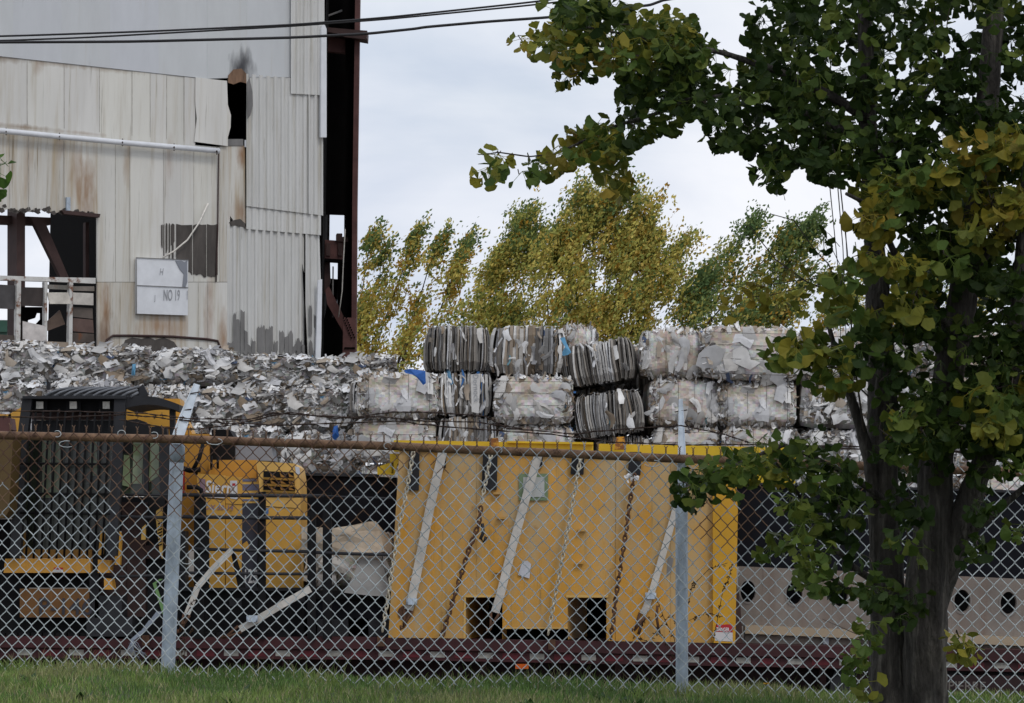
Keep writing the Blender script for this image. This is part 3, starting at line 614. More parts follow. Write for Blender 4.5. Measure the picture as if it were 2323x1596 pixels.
def warp(b, w, h, d, seed):
    """slumped, rounded corners and uneven faces"""
    for i, (x, y, z) in enumerate(b.v):
        a, c = 2 * x / w, 2 * z / h - 1; ea, ec = max(0, abs(a) - .62) / .38, max(0, abs(c) - .62) / .38
        k = min(1.2, ea) * min(1.2, ec); nx = .022 * noise.noise((x * 2.5, z * 3, seed)); nz = .03 * noise.noise((x * 2.2, y, seed + 5))
        x2 = x * (1 - .06 * k) + nx; z2 = h / 2 + (z - h / 2) * (1 - .09 * k) + (nz if z > .1 else 0)
        y2 = y + (.06 * min(1.2, ea) ** 2 + .09 * min(1.2, ec) ** 2) * (1 if y < 0 else 0)
        b.v[i] = (x2, y2, z2)
    return b
def wire_mb(w, h, d, n, horiz, rn):
    b = MB()
    for i in range(n):
        q = (i + .5) / n - .5 + rn.uniform(-.02, .02)
        if horiz: pts = [(-w / 2 - .01, d / 2, h * (q + .5)), (-w / 2 - .01, -d / 2, h * (q + .5)), (0, -d / 2 - .03, h * (q + .5) - .01), (w / 2 + .01, -d / 2, h * (q + .5)), (w / 2 + .01, d / 2, h * (q + .5))]
        else: pts = [(w * q, d / 2, h + .02), (w * q, -d / 2 + .02, h + .03), (w * q, -d / 2 - .035, h * .5), (w * q, -d / 2 - .01, .01)]
        b.tube(pts, .003, 4)
    return b
BW, BH = 1.16, .73
PROTO = {}
def place_bale(kind, var, x0, y0, x1, y1, Y, label, tilt=0, yaw=0, group='paper bales stacked in the yard', z=None):
    """x0..x1, y0..y1: where the bale's face is seen"""
    if kind == 'scrap' and y0 < 1070: j = random.Random(int(x0 * 7 + y0)); y0 += j.uniform(-9, 7); x0 += j.uniform(-8, 4); x1 += j.uniform(-3, 9); tilt += j.uniform(-1.5, 1.5)
    key = (kind, var); cx = (x0 + x1) / 2
    A = pt(cx, y1, Y); w = (pt(x1, y1, Y) - pt(x0, y1, Y)).length; h = abs(pt(cx, y0, Y).z - A.z)
    if key not in PROTO:
        rn = random.Random(var * 31 + len(kind)); mb = warp(make_bale(kind, var * 17 + len(kind), BW, BH), BW, BH, 1.05, var + .5)
        o = mb.build('paper_bale', Mt['paper'], loc=(0, 0, 0))
        wr = wire_mb(BW, BH, 1.05, 4, kind == 'sheet' and var % 2 == 0 or kind == 'scrap', rn).build('baling_wire', Mt['wire'], o)
        PROTO[key] = (o, wr); first = True
    else: first = False
    src, wr = PROTO[key]
    if first: o = src
    else:
        o = src.copy(); COL.objects.link(o); c = wr.copy(); COL.objects.link(c); c.parent = o
    o.location = (A.x, Y + .525, A.z if z is None else z); o.scale = (w / BW * .995, 1, h / BH * .985); o.rotation_euler = (0, R(tilt), R(yaw))
    o.name = 'paper_bale'; tag(o, label, 'bale', group)
    return o
YB = 45
bales = [
 ('strata', 1, 958, 736, 1110, 842, 45, 'dark grey bale of upright layered board, topmost at the left end of the tall stack', 0, 3),
 ('mixed', 1, 1108, 738, 1284, 850, 45, 'pale mixed bale with a bright blue scrap on top of the tall stack', 1, -2),
 ('sheet', 3, 1262, 738, 1345, 850, 45.6, 'white bale half hidden behind the blue scrap at the top of the tall stack', 0, 12),
 ('strata', 2, 1288, 772, 1452, 870, 44.9, 'striped tilted layered bale, upper of the two that lean down to the left', -9, -6),
 ('sheet', 1, 1452, 745, 1600, 856, 45, 'smooth white bale between the striped leaning bale and the broadest white bale', 0, 0),
 ('sheet', 2, 1590, 738, 1812, 862, 44.8, 'broadest white sheeted bale at the top of the stack, left of the ginkgo', 1, 2),
 ('sheet', 4, 1805, 748, 1990, 868, 45.1, 'white bale on the top tier half covered by the yellow ginkgo sprays', 0, -3),
 ('scrap', 3, 1990, 742, 2160, 860, 45.2, 'scrappy pale bale on the top tier hidden between the ginkgo trunks', 0, 2),
 ('sheet', 1, 2160, 745, 2340, 862, 45.1, 'white bale on the top tier right of the thicker ginkgo trunk', 0, -4),
 ('sheet', 5, 808, 842, 990, 948, 44.8, 'beige and white bale with a blue rag over its top right corner', 0, 5),
 ('mixed', 2, 986, 842, 1118, 944, 45, 'bale of upright pale sheets with grey printed lettering down its face', 0, -2),
 ('sheet', 6, 1120, 850, 1300, 962, 44.8, 'bulging bale of crumpled white sheets under the bale with the bright blue scrap', 0, 0),
 ('strata', 3, 1314, 888, 1474, 988, 44.9, 'tilted dark layered bale directly below the striped leaning bale', -7, -4),
 ('sheet', 3, 1470, 858, 1632, 966, 45, 'white and brown second tier bale behind the arm of the nearer fence post', 0, 4),
 ('sheet', 5, 1634, 864, 1812, 968, 44.9, 'white bale with yellowed lower edge in the second tier, left of the ginkgo', 0, -3),
 ('scrap', 1, 1812, 866, 1985, 972, 45, 'scrappy bale with blue print in the second tier, half behind ginkgo leaves', 0, 2),
 ('sheet', 4, 1985, 862, 2160, 966, 45.1, 'bale in the second tier hidden behind the two ginkgo trunks', 0, 0),
 ('scrap', 2, 2160, 864, 2345, 968, 45.1, 'scrappy bale in the second tier at the right edge behind ginkgo leaves', 0, 3),
 ('sheet', 2, 802, 948, 990, 1050, 44.9, 'white bale low in the stack, directly under the bale with the blue rag', 0, -3),
 ('mixed', 1, 988, 944, 1122, 1048, 45, 'bale of brown and pale upright sheets under the bale with printed lettering', 0, 3),
 ('sheet', 1, 1124, 962, 1300, 1064, 44.9, 'creased white bale under the bulging crumpled one, above the yellow rail', 0, 2),
 ('strata', 1, 1345, 985, 1480, 1085, 45.1, 'dark layered bale mostly hidden behind the yellow box, under the tilted pair', 4, 3),
 ('sheet', 6, 1482, 966, 1635, 1070, 45, 'crumpled white third tier bale above the yellow rail by the nearer post', 0, -2),
 ('sheet', 3, 1636, 968, 1812, 1072, 44.9, 'white bale in the third tier above the right end of the yellow rail', 0, 3),
 ('scrap', 3, 1812, 972, 1985, 1074, 45, 'scrappy white third tier bale above the low ginkgo spray', 0, 0),
 ('sheet', 2, 1985, 966, 2165, 1070, 45.1, 'white bale in the third tier hidden behind the ginkgo trunks', 0, 2),
 ('scrap', 1, 2165, 968, 2350, 1072, 45.1, 'scrappy bale in the third tier at the right edge of the stack', 0, -2),
 # long pile at the left, two visible tiers and a third behind the digger
 ('scrap', 1, -75, 782, 128, 872, 47.5, 'scrappy bale at the left end of the upper row, below the broken louvres', 0, 2),
 ('scrap', 2, 126, 786, 330, 876, 47.4, 'scrappy bale with broad loose sheets in the upper row, below the rust eaten hole', 0, -2),
 ('scrap', 3, 328, 788, 530, 876, 47.5, 'scrappy bale in the upper row under the wall board', 0, 2),
 ('scrap', 4, 528, 812, 712, 884, 47.6, 'lower scrappy bale in the upper row under the peeling corrugated sheets', 1, -2),
 ('scrap', 2, 706, 806, 900, 892, 47.3, 'scrappy bale with white end in the upper row under the red steel column', -2, 3),
 ('scrap', 4, -80, 870, 105, 965, 46.9, 'scrappy bale at the left end of the second row behind the cab roof', 0, 1),
 ('scrap', 3, 104, 872, 292, 966, 46.8, 'scrappy bale in the second row right behind the cab roof slats', 0, -3),
 ('scrap', 1, 290, 872, 450, 968, 46.9, 'scrappy bale in the second row behind the curved cab wing', 0, 2),
 ('scrap', 2, 448, 876, 640, 976, 46.7, 'scrappy bale in the second row beside the leaning post arm', 0, -1),
 ('scrap', 4, 636, 884, 812, 982, 46.7, 'scrappy bale at the right end of the second row, left of the beige bale', 0, 3),
 ('scrap', 3, -80, 965, 110, 1070, 46.6, 'scrappy bale at the left end of the third row hidden behind the cab', 0, 0),
 ('scrap', 1, 108, 966, 300, 1070, 46.6, 'scrappy bale in the third row hidden behind the cab window', 0, 2),
 ('scrap', 2, 298, 968, 470, 1070, 46.5, 'scrappy bale in the third row behind the raised yellow post', 0, -2),
 ('scrap', 4, 462, 972, 640, 1080, 46.4, 'scrappy bale with blue bits in the third row above the grey engine panel', 0, 2),
 ('scrap', 3, 638, 980, 812, 1086, 46.3, 'scrappy bale in the third row above the black box', 0, -2),
]
for q in bales: place_bale(*q[:8], tilt=q[8], yaw=q[9])
for i, (x0, y0, x1, y1) in enumerate([(1250, 800, 1420, 895), (1415, 790, 1590, 895), (1255, 895, 1430, 990), (1425, 892, 1600, 990), (1280, 990, 1470, 1085)]):
    place_bale('strata' if i % 2 else 'mixed', 1 + i % 2, x0, y0, x1, y1, 46.2, 'bale of the row behind, glimpsed in the dark gaps around the tilted dark bales', group='bales of the row behind')
for j, (y0, y1, xa) in enumerate([(768, 856, 880), (852, 952, 790), (948, 1052, 860)]):
    for i in range(9):
        x0 = xa + i * 170
        if (j == 0 and (i < 1 or 1250 < x0 + 85 < 1440)) or (1240 < x0 + 85 < 1460): continue
        place_bale(('sheet', 'mixed', 'sheet')[(i + j) % 3], 1 + (i + j) % 2, x0, y0 + (14 if j == 0 else 0), x0 + 172, y1, 46.3, 'bale of the row behind, glimpsed through the seams of the front stack', group='bales behind the front stack')
# bottom tiers that carry the rest
for i in range(9):
    x0 = 806 + i * 172; place_bale(('sheet', 'scrap', 'sheet')[i % 3], 1 + i % 3, x0, 1052 + (20 if i > 1 else 0), x0 + 172, 1160, 45.05, 'bale of the bottom tier hidden behind the yellow box and black panel', yaw=(i * 37 % 7) - 3, group='bales of the bottom tier')
for i in range(5):
    x0 = -80 + i * 178; place_bale('scrap', 1 + i % 4, x0, 1072, x0 + 178, 1165, 46.5, 'bale of the bottom tier hidden behind the digger', yaw=(i * 53 % 7) - 3, group='bales of the bottom tier behind the digger')
# single scraps that stand out
def rag(name, label, cat, pts, Y, mt):
    b = MB(); n = len(pts); v = [pt(x, y, Y + U(-.05, .05)) for x, y in pts]; c = sum(v, Vector()) / n + Vector((0, -.05, 0))
    back = [p + Vector((0, .012, 0)) for p in v]; b.add(v + [c] + back, [(i, (i + 1) % n, n) for i in range(n)] + [(i, n + 1 + i, n + 1 + (i + 1) % n, (i + 1) % n) for i in range(n)])
    return tag(b.build(name, mt), label, cat)
blue = mat('blue_plastic', (.025, .12, .42), .45, var=.25, scale=12); sky_b = mat('pale_blue_print', (.12, .33, .52), .6, var=.2, scale=10)
rag('plastic_rag', 'crumpled deep blue plastic rag draped over the beige bale', 'rag', [(916, 840), (930, 837), (965, 842), (966, 870), (960, 874), (948, 858), (935, 850), (920, 847)], 44.2, blue)
rag('printed_sheet', 'blue and white printed sheet sticking out of the top tier', 'paper sheet', [(1270, 768), (1281, 765), (1286, 780), (1296, 800), (1288, 806), (1276, 808), (1275, 800), (1287, 792), (1276, 776)], 44.35, sky_b)
rag('plastic_scrap', 'small sky blue plastic scrap on the low scrappy row above the fence rail', 'rag', [(757, 968), (766, 965), (769, 990), (760, 1000), (752, 992)], 45.8, blue)
rag('card_scrap', 'turquoise card scrap on the upper scrappy row', 'card', [(300, 827), (308, 826), (306, 852), (298, 852)], 46.75, sky_b)
t = pt(1079, 856, 44.4); b = MB(); b.poly([pt(1068, 850, 44.36), pt(1070, 935, 44.36), pt(1086, 938, 44.36), pt(1090, 848, 44.36)], (0, .02, 0), (.62, .61, .59))
sheet = tag(b.build('paper_sheet', Mt['paper']), 'white paper sheet lettered ornock standing on edge in the second tier', 'paper sheet')
dn = (pt(1076, 930, 44.35) - pt(1073, 850, 44.35)); ee = dn.cross(Vector((0, -1, 0)))
text_mb('Dornock', pt(1073, 848, 44.35), dn, Vector((1, 0, .05)), .085, .004).build('lettering', Mt['grey_ink'], sheet)
# ------------------------------------------------------------------ trailer
YT = 27.0
zdeck = pt(1161, 1456, YT).z
tr = thing('lowbed_trailer', (0, YT + 1.3, 0), 'long dark red lowbed trailer behind the fence, edged with red and white reflective tape', 'trailer')
def top_y(x): return 1447 + (x - 880) * (.004 if x < 880 else .0195)
def tb(name, mt, x0, x1, dy0, dy1, Y, d):
    b = MB(); n = 10
    for i in range(n):
        a, c = lerp(x0, x1, i / n), lerp(x0, x1, (i + 1) / n)
        b.poly([pt(a, top_y(a) + dy0, Y), pt(a, top_y(a) + dy1, Y), pt(c, top_y(c) + dy1, Y), pt(c, top_y(c) + dy0, Y)], (0, d, 0))
    return b.build(name, Mt[mt], tr)
tb('deck', 'maroon', -500, 2800, 0, 26, YT, 2.6)
tb('side_rail', 'maroon', -500, 2800, 26.5, 50, YT + .04, .3)
tb('frame_beam', 'maroon_dark', -500, 2800, 50.5, 190, YT + .55, .15)
tb('frame_beam', 'maroon_dark', -500, 2800, 50.5, 190, YT + 1.9, .15)
for i in range(20):
    x = 40 + i * 117 - (8 if i > 8 else 0); b = MB(); y = top_y(x)
    b.poly([pt(x, y + 30, YT - .004 + .04), pt(x, y + 43, YT + .036), pt(x + 33, y + 43.5, YT + .036), pt(x + 33, y + 30.5, YT + .036)], (0, .004, 0)); b.build('white_tape', Mt['tape_white'], tr)
    b = MB(); x += 55; y = top_y(x)
    b.poly([pt(x, y + 30, YT + .036), pt(x, y + 44, YT + .036), pt(x + 40, y + 44.5, YT + .036), pt(x + 40, y + 30.5, YT + .036)], (0, .004, 0)); b.build('red_tape', Mt['tape_red'], tr)
for x in (180, 640, 1090, 1395, 1860, 2200):
    b = MB(); y = top_y(x); b.poly([pt(x, y + 44, YT + .05), pt(x, y + 150, YT + .3), pt(x + 14, y + 150, YT + .3), pt(x + 14, y + 44, YT + .05)], (0, .12, 0)); b.build('outrigger', Mt['maroon_dark'], tr)
b = MB(); b.rect(1183 - 14, 1507, 1183 + 16, 1518, YT + .02, .05); lm = b.build('marker_light', Mt['amber'], tr)
b = MB(); b.rect(1183 - 19, 1502, 1183 + 22, 1523, YT + .065, .06); b.build('lamp_housing', Mt['black'], lm)
for x in (1252, 2020, 330, 864):
    b = MB(); y = top_y(x); b.poly([pt(x - 8, y - 3, YT - .05), pt(x - 8, y + 20, YT - .05), pt(x + 8, y + 20, YT - .05), pt(x + 8, y - 3, YT - .05)], (0, .045, 0)); b.build('tie_down_ring', Mt['chain_rust'], tr)
def cyl_y(b, c, r0, r1, d, n=28, col=(1, 1, 1), mi=0):
    """wheel like ring lying along Y"""
    v = []
    for k in range(n):
        a = 2 * math.pi * k / n
        for r_, y_ in ((r0, 0), (r1, 0), (r1, d), (r0, d)): v.append((c[0] + r_ * math.cos(a), c[1] + y_, c[2] + r_ * math.sin(a)))
    f = [(k * 4 + q, k * 4 + (q + 1) % 4, ((k + 1) % n) * 4 + (q + 1) % 4, ((k + 1) % n) * 4 + q) for k in range(n) for q in range(4)]
    return b.add(v, f, col, mi)
for x in (1985, 2230, 2480):
    c = pt(x, 1600, YT + .12); c.z = .42; b = MB(); cyl_y(b, c, .24, .42, .28); wl = b.build('tyre', Mt['rubber'], tr)
    b = MB(); cyl_y(b, c + Vector((0, .05, 0)), .05, .24, .18); b.build('rim', Mt['maroon_dark'], wl)
b = MB(); b.poly([pt(2135, 1500 + 32, YT - .02), pt(2135, 1610, YT - .02), pt(2420, 1614, YT - .02), pt(2420, 1536, YT - .02)], (0, .05, 0)); mf = b.build('fender', Mt['maroon_dark'], tr)
text_mb('PIERRE', pt(2150, 1566, YT - .02), (1, 0, -.01), (0, 0, 1), .085, .004, slant=0, bold=.01).build('lettering', mat('dull_white_paint', (.15, .135, .12), .7), mf)

# ------------------------------------------------------------------ tracked machine
p0 = pt(300, top_y(300), YT + .6)
ex_ = thing('tracked_excavator', p0, 'yellow and black excavator with barred cab on the trailer behind the farther post', 'excavator')
def xr(name, mt, rects, Y, d, parent=None, col=(1, 1, 1)):
    o = None
    for r_ in rects:
        b = MB()
        if len(r_) == 4 and not isinstance(r_[0], tuple): b.rect(*r_, Y, d, col)
        else: b.poly([pt(x, y, Y) for x, y in r_], (0, d, 0), col)
        o = b.build(name, Mt[mt], parent or ex_)
    return o
Mt['slat'] = mat('worn_grey_slat', (.085, .09, .10), .45, var=.3)
# cab shell
xr('cab_pillar', 'charcoal', [[(51, 901), (40, 985), (22, 1262), (46, 1262), (62, 985), (73, 901)]], 26.75, .12)
xr('cab_pillar', 'charcoal', [[(259, 903), (257, 985), (240, 1262), (264, 1262), (280, 985), (285, 903)]], 26.75, .12)
xr('cab_pillar', 'charcoal', [[(384, 930), (388, 1130), (398, 1130), (396, 925)], [(203, 1210), (203, 1402), (224, 1402), (224, 1210)], [(325, 1000), (327, 1130), (336, 1130), (334, 1000)], [(362, 1000), (362, 1130), (385, 1130), (385, 1000)]], 27.0, .1)
xr('cab_header', 'black', [(73, 900, 259, 936)], 26.9, .1)
xr('cab_header', 'charcoal', [(51, 899, 285, 905)], 26.72, .14)
b = MB()
for k in range(10):                      # curved roof guard slats
    x = 100 + k * 22; pts = [(x, 901), (x + 14, 893), (x + 34, 886.5), (x + 60, 882 - (3 if k > 5 else 0)), (x + 92, 883)]
    pts = [q for q in pts if q[0] < 322]; 
    if len(pts) > 1: bs = MB(); bs.tube([pt(x_, y_ - 1.5, 26.78 + i * .22) for i, (x_, y_) in enumerate(pts)], .013, 6); bs.build('roof_slat', Mt['slat'], ex_)
b.poly([pt(95, 902, 26.85), pt(120, 889, 27.2), pt(300, 882, 27.9), pt(322, 900, 27.9), pt(260, 905, 26.85)], (0, 0, -.03))
b.poly([pt(118, 887, 27.5), pt(122, 882, 27.8), pt(318, 880, 28.1), pt(320, 897, 28.1)], (0, .06, 0))
b.build('roof_guard', Mt['black'], ex_)
xr('roof_guard_end', 'charcoal', [[(316, 878), (324, 872), (336, 895), (330, 902), (316, 900)], [(106, 870), (110, 866), (113, 868), (113, 884), (105, 884)]], 27.8, .06)
b = MB(); ar = []; br = []
for k in range(13):
    q = k / 12; x = lerp(282, 407, q); ar.append((x, 900.5 + 18 * q * q - 5 * math.sin(q * math.pi))); br.append((x, 927 + 7 * q - 12 * math.sin(q * math.pi)))
b = MB()
for k in range(12): b.poly([pt(*ar[k], 26.8), pt(*br[k], 26.8), pt(*br[k + 1], 26.8), pt(*ar[k + 1], 26.8)], (0, 1.0, 0))
b.build('rain_visor', Mt['charcoal'], ex_)
for x in (90, 166, 241):
    b = MB(); b.rect(x - 17, 902, x + 17, 935, 26.84, .05); hs = b.build('work_light', Mt['black'], ex_)
    b = MB(); b.rect(x - 8, 911.5, x + 8, 928, 26.82, .02); b.build('lens', Mt['lamp'], hs)
xr('rear_post', 'yellow', [[(372, 905), (407, 905), (412, 930), (436, 985), (440, 1000), (384, 1000)]], 28.6, .4)
xr('rear_hood', 'yellow', [[(280, 926), (300, 918), (360, 918), (384, 930), (384, 968), (280, 968)], [(20, 940), (48, 925), (40, 1000), (0, 1000)], (-60, 940, 25, 962)], 28.4, .5)
xr('rear_hood', 'charcoal', [[(278, 955), (310, 951), (328, 957), (338, 968), (378, 970), (380, 1000), (278, 1000)]], 28.2, .15)
xr('sun_blind', 'steel_brown', [(72, 936, 258, 953)], 27.1, .05)
xr('dash', 'charcoal', [(72, 954, 258, 992)], 27.15, .08)
# glazing and barred guard
gm = xr('windscreen', 'glass', [[(66, 990), (50, 1262), (240, 1262), (256, 990)]], 27.22, .03, col=(.16, .17, .17))
xr('curtain', 'glass', [(96, 1000, 116, 1130), (122, 1000, 137, 1120), (204, 1000, 220, 1080)], 27.2, .015, col=(.9, .95, .8))
xr('side_window', 'glass', [[(268, 1000), (262, 1125), (388, 1128), (386, 1000)]], 27.15, .03, col=(.35, .38, .36))
xr('curtain', 'glass', [[(276, 1032), (272, 1100), (296, 1106), (294, 1034)], [(303, 1000), (300, 1098), (322, 1098), (326, 1000)], [(341, 1000), (338, 1095), (360, 1080), (361, 1000)]], 27.13, .015, col=(2.2, 2.3, 1.9))
xr('mirror', 'black', [[(272, 1001), (296, 1001), (299, 1030), (276, 1028)]], 26.8, .08)
b = MB()
for k in range(11):
    q = (k + .5) / 11; b.tube([pt(lerp(73, 258, q), 935, 26.72), pt(lerp(64, 254, q), 1010, 26.7), pt(lerp(50, 240, q), 1268, 26.7)], .011, 5)
for y in (1052, 1120, 1164): b.tube([pt(45, y, 26.71), pt(250, y + 2, 26.71)], .012, 5)
b.build('window_guard', Mt['black'], ex_)
xr('cab_sill', 'yellow', [[(45, 1205), (54, 1205), (58, 1240), (70, 1247), (208, 1247), (208, 1267), (48, 1267)]], 26.95, .1, col=(.36, .35, .35))  # yellow dimmed here to paint in the shadow behind the guard bars
xr('cab_sill', 'yellow', [[(228, 1205), (236, 1205), (232, 1258), (222, 1262)], [(262, 1202), (272, 1208), (275, 1218), (272, 1282), (260, 1282)]], 26.95, .1)
xr('cab_step', 'yellow', [[(12, 1268), (205, 1268), (205, 1300), (8, 1300)], [(222, 1270), (250, 1272), (248, 1300), (222, 1300)], [(236, 1312), (252, 1314), (256, 1338), (236, 1338)]], 26.85, .25, col=(1.0, .95, 1))
xr('warning_sticker', 'white', [(121, 1293, 143, 1299)], 26.84, .005, col=(.7, .7, .7)); xr('warning_sticker', 'red', [(122, 1288, 143, 1292.5)], 26.84, .005)
xr('front_frame', 'black', [(-300, 1300, 205, 1334), (-300, 1402, 196, 1450), (-300, 1178, 24, 1300), (-300, 1334, 46, 1402)], 27.1, .5)
xr('front_frame', 'charcoal', [(215, 1352, 276, 1402), (196, 1402, 300, 1450)], 27.0, .5)
bx = xr('front_plate', 'yellow', [(45, 1336, 202, 1401)], 26.95, .1, col=(.26, .22, .35))
text_mb('P-146', pt(86, 1394, 26.94), (1, 0, 0), (0, 0, 1), .155, .004, bold=.01).build('lettering', Mt['ink'], bx)
xr('boom', 'yellow', [[(-120, 985), (30, 985), (20, 1160), (10, 1175), (-120, 1180)]], 26.3, .5, col=(.17, .20, .4))
xr('boom', 'steel_red', [[(-40, 946), (22, 948), (26, 975), (5, 985), (-40, 985)]], 27.6, .3)
xr('cab_side', 'steel_brown', [(276, 1140, 330, 1400), (325, 1238, 375, 1268)], 27.4, .3)
xr('cab_side', 'charcoal', [(246, 1128, 396, 1205), (330, 1205, 420, 1450)], 27.55, .3)
xr('cab_side', 'black', [(276, 1400, 440, 1450), (374, 1135, 398, 1330)], 27.3, .3)
xr('side_grille', 'yellow', [[(354, 1160), (368, 1150), (368, 1268), (362, 1255), (354, 1180)], [(322, 1198), (330, 1190), (330, 1225), (320, 1225)]], 27.2, .05, col=(1.1, 1.3, 2))
b = MB()
for k in range(8): b.poly([pt(358, 1188 + k * 7, 27.19), pt(358, 1191 + k * 7, 27.19), pt(368, 1187 + k * 7, 27.19), pt(368, 1184 + k * 7, 27.19)], (0, .006, 0))
b.build('grille_slot', Mt['black'], ex_)
# body right of the post
xr('house', 'yellow', [(400, 985, 474, 1180), (398, 1180, 440, 1250), (402, 1310, 440, 1334)], 28.2, .6, col=(.85, .8, .8))
xr('house', 'yellow', [(474, 1044, 582, 1085)], 28.0, 1.0, col=(.9, .85, .8))
xr('house', 'red', [(408, 1065, 417, 1120)], 28.1, .1)
xr('air_cleaner', 'black', [(474, 1010, 532, 1044), [(480, 975), (520, 975), (535, 1000), (480, 1002)]], 28.3, .5)
xr('top_panel', 'grey', [[(528, 1010), (615, 1012), (621, 1046), (530, 1045)], [(455, 997), (640, 1001), (640, 1008), (455, 1004)]], 28.4, .5)
b = MB(); b.tube([pt(460, 1010, 27.9), pt(452, 1040, 27.8), pt(440, 1062, 27.8), pt(445, 1075, 27.9)], .02, 6); b.tube([pt(412, 1062, 27.9), pt(430, 1068, 27.8), pt(455, 1066, 27.8)], .025, 6); b.tube([pt(480, 1035, 27.9), pt(479, 1066, 27.9)], .012, 6); b.tube([pt(494, 1035, 27.9), pt(494, 1064, 27.9)], .012, 6); b.build('hose', Mt['black'], ex_)
d1 = xr('body_door', 'yellow', [[(449, 1075), (447, 1080), (452, 1334), (510, 1334), (511, 1083), (507, 1079)]], 27.6, .5, col=(1.05, 1.1, 1.3))
d2 = xr('body_door', 'yellow', [[(512, 1081), (512, 1334), (548, 1334), (550, 1086), (545, 1083)]], 27.62, .5, col=(1.05, 1.1, 1.25))
xr('door_seam', 'black', [[(470, 1129), (510, 1133), (510, 1134.5), (470, 1131)]], 27.595, .004, d1); xr('door_seam', 'steel_brown', [[(512, 1143), (550, 1145), (550, 1146), (512, 1144)]], 27.615, .004, d2)
xr('decal_ground', 'red', [[(451, 1085), (466, 1088), (466, 1120), (455, 1115)]], 27.596, .003, d1).data.materials[0] = Mt['purple_ink']
text_mb('Sierra', pt(465, 1117, 27.597), (1, 0, -.05), (.0, 0, 1), .115, .006, slant=.1, bold=.018, col=(.95, .95, .95), xs=.8).build('lettering', Mt['white'], d1)
xr('decal', 'white', [[(464, 1121), (509, 1124), (509, 1131), (464, 1128)]], 27.597, .003, d1, col=(.7, .7, .75))
text_mb('DX 50-14', pt(464, 1156, 27.597), (1, 0, -.03), (0, 0, 1), .048, .004, slant=.15, bold=.02).build('lettering', Mt['purple_ink'], d1)
st = xr('notice_sticker', 'white', [[(522, 1091), (538, 1091), (539, 1134), (522, 1131)]], 27.615, .004, d2, col=(.85, .85, .88)); xr('sticker_print', 'red', [(527, 1097, 534, 1104)], 27.612, .002, d2)
d3 = xr('engine_side_panel', 'slate', [[(550, 1142), (586, 1142), (583, 1334), (548, 1334)]], 27.62, .5, col=(.42, .42, .42))
xr('striped_panel', 'yellow', [[(550, 1086), (580, 1087), (588, 1098), (588, 1142), (550, 1142)]], 27.63, .5, col=(1.2, 1.35, 2))
xr('stripe', 'slate', [(550, 1087, 582, 1093), (550, 1099, 588, 1113), (550, 1119, 588, 1128), (550, 1133, 588, 1137)], 27.624, .004, d3, col=(1.6, 1.6, 1.7))
t_ = text_mb('125X', pt(551, 1322, 27.615), (1, 0, -.03), (0, 0, 1), .13, .004, bold=.02, col=(.8, .8, .8), xs=.52); t_.build('lettering', Mt['white'], d3)
xr('panel_patch', 'yellow', [[(550, 1235), (560, 1228), (566, 1240), (560, 1252), (550, 1250)]], 27.612, .006, d3)
ec = xr('engine_cover', 'yellow', [[(581, 1048), (588, 1047), (668, 1052), (676, 1060), (680, 1085), (682, 1140), (681, 1334), (590, 1334), (588, 1100)]], 27.5, .9, col=(1.12, 1.28, 2.2))
xr('engine_cover_lower', 'yellow', [[(590, 1152), (673, 1157), (681, 1160), (680, 1333), (590, 1333)]], 27.49, .008, ec, col=(1.08, 1.12, 1.3))
xr('cover_seam', 'black', [[(602, 1148.5), (673, 1153), (673, 1154.5), (602, 1150.5)]], 27.485, .004, ec)
vent = xr('vent_grille', 'black', [[(598, 1069), (666, 1072), (670, 1120), (597, 1118)]], 27.49, .008, ec)
b = MB()
for k in range(3):
    y = 1083 + k * 14.5
    b.poly([pt(597, y, 27.44), pt(597, y + 5, 27.46), pt(670, y + 8, 27.46), pt(669, y + 3, 27.44)], (0, .03, .0), (1.2, 1.4, 2.4))
    for x in (612, 634, 653): b.poly([pt(x, y - 13, 27.47), pt(x + 3, y, 27.47), pt(x + 16, y + 1, 27.47), pt(x + 4, y - 7, 27.47)], (0, .01, 0), (.45, .42, .5))
b.build('vent_slat', Mt['yellow'], vent)
xr('sticker', 'white', [[(669, 1058), (679, 1061), (681, 1077), (672, 1076)]], 27.494, .004, ec, col=(.75, .78, .85)); xr('sticker', 'slate', [(600, 1153, 609, 1166)], 27.48, .004, ec, col=(1, 2, 3)); xr('latch', 'steel_brown', [(643, 1245, 652, 1254)], 27.48, .008, ec)
xr('base_frame', 'black', [(400, 1335, 690, 1450)], 27.3, 1.2); xr('base_frame', 'charcoal', [(398, 1334, 686, 1341)], 27.25, .06)
xr('cab_side', 'steel_brown', [(222, 1262, 285, 1354)], 27.3, .2)
pl = xr('type_plate', 'charcoal', [(652, 1356, 692, 1366), (520, 1358, 548, 1376)], 27.292, .006)
# walkway railing: black posts and round bars
rl = xr('railing_post', 'black', [(440, 1120, 462, 1450), (476 - 14, 1180, 473, 1335)], 26.95, .08)
xr('railing_post', 'black', [(586, 1116, 602, 1450)], 26.95, .08); xr('railing_post', 'black', [(697, 1160, 716, 1450)], 26.95, .08); xr('railing_post', 'black', [(732, 1118, 752, 1450)], 26.97, .08)
for (x0, y0, x1, y1, r_) in [(246, 1122, 430, 1124, .012), (395, 1123, 735, 1126, .018), (734, 1126, 890, 1131, .009), (250, 1172, 400, 1175, .016), (410, 1173, 702, 1176, .018), (436, 1246, 700, 1252, .016), (716, 1254, 884, 1259, .016), (400, 1300, 700, 1303, .015), (240, 1310, 396, 1304, .014), (436, 1112, 436, 1330, .0)]:
    if r_: b = MB(); b.tube([pt(x0, y0, 26.93), pt((x0 + x1) / 2, (y0 + y1) / 2 + .6, 26.93), pt(x1, y1, 26.93)], r_, 7); b.build('railing_bar', Mt['charcoal'], ex_)
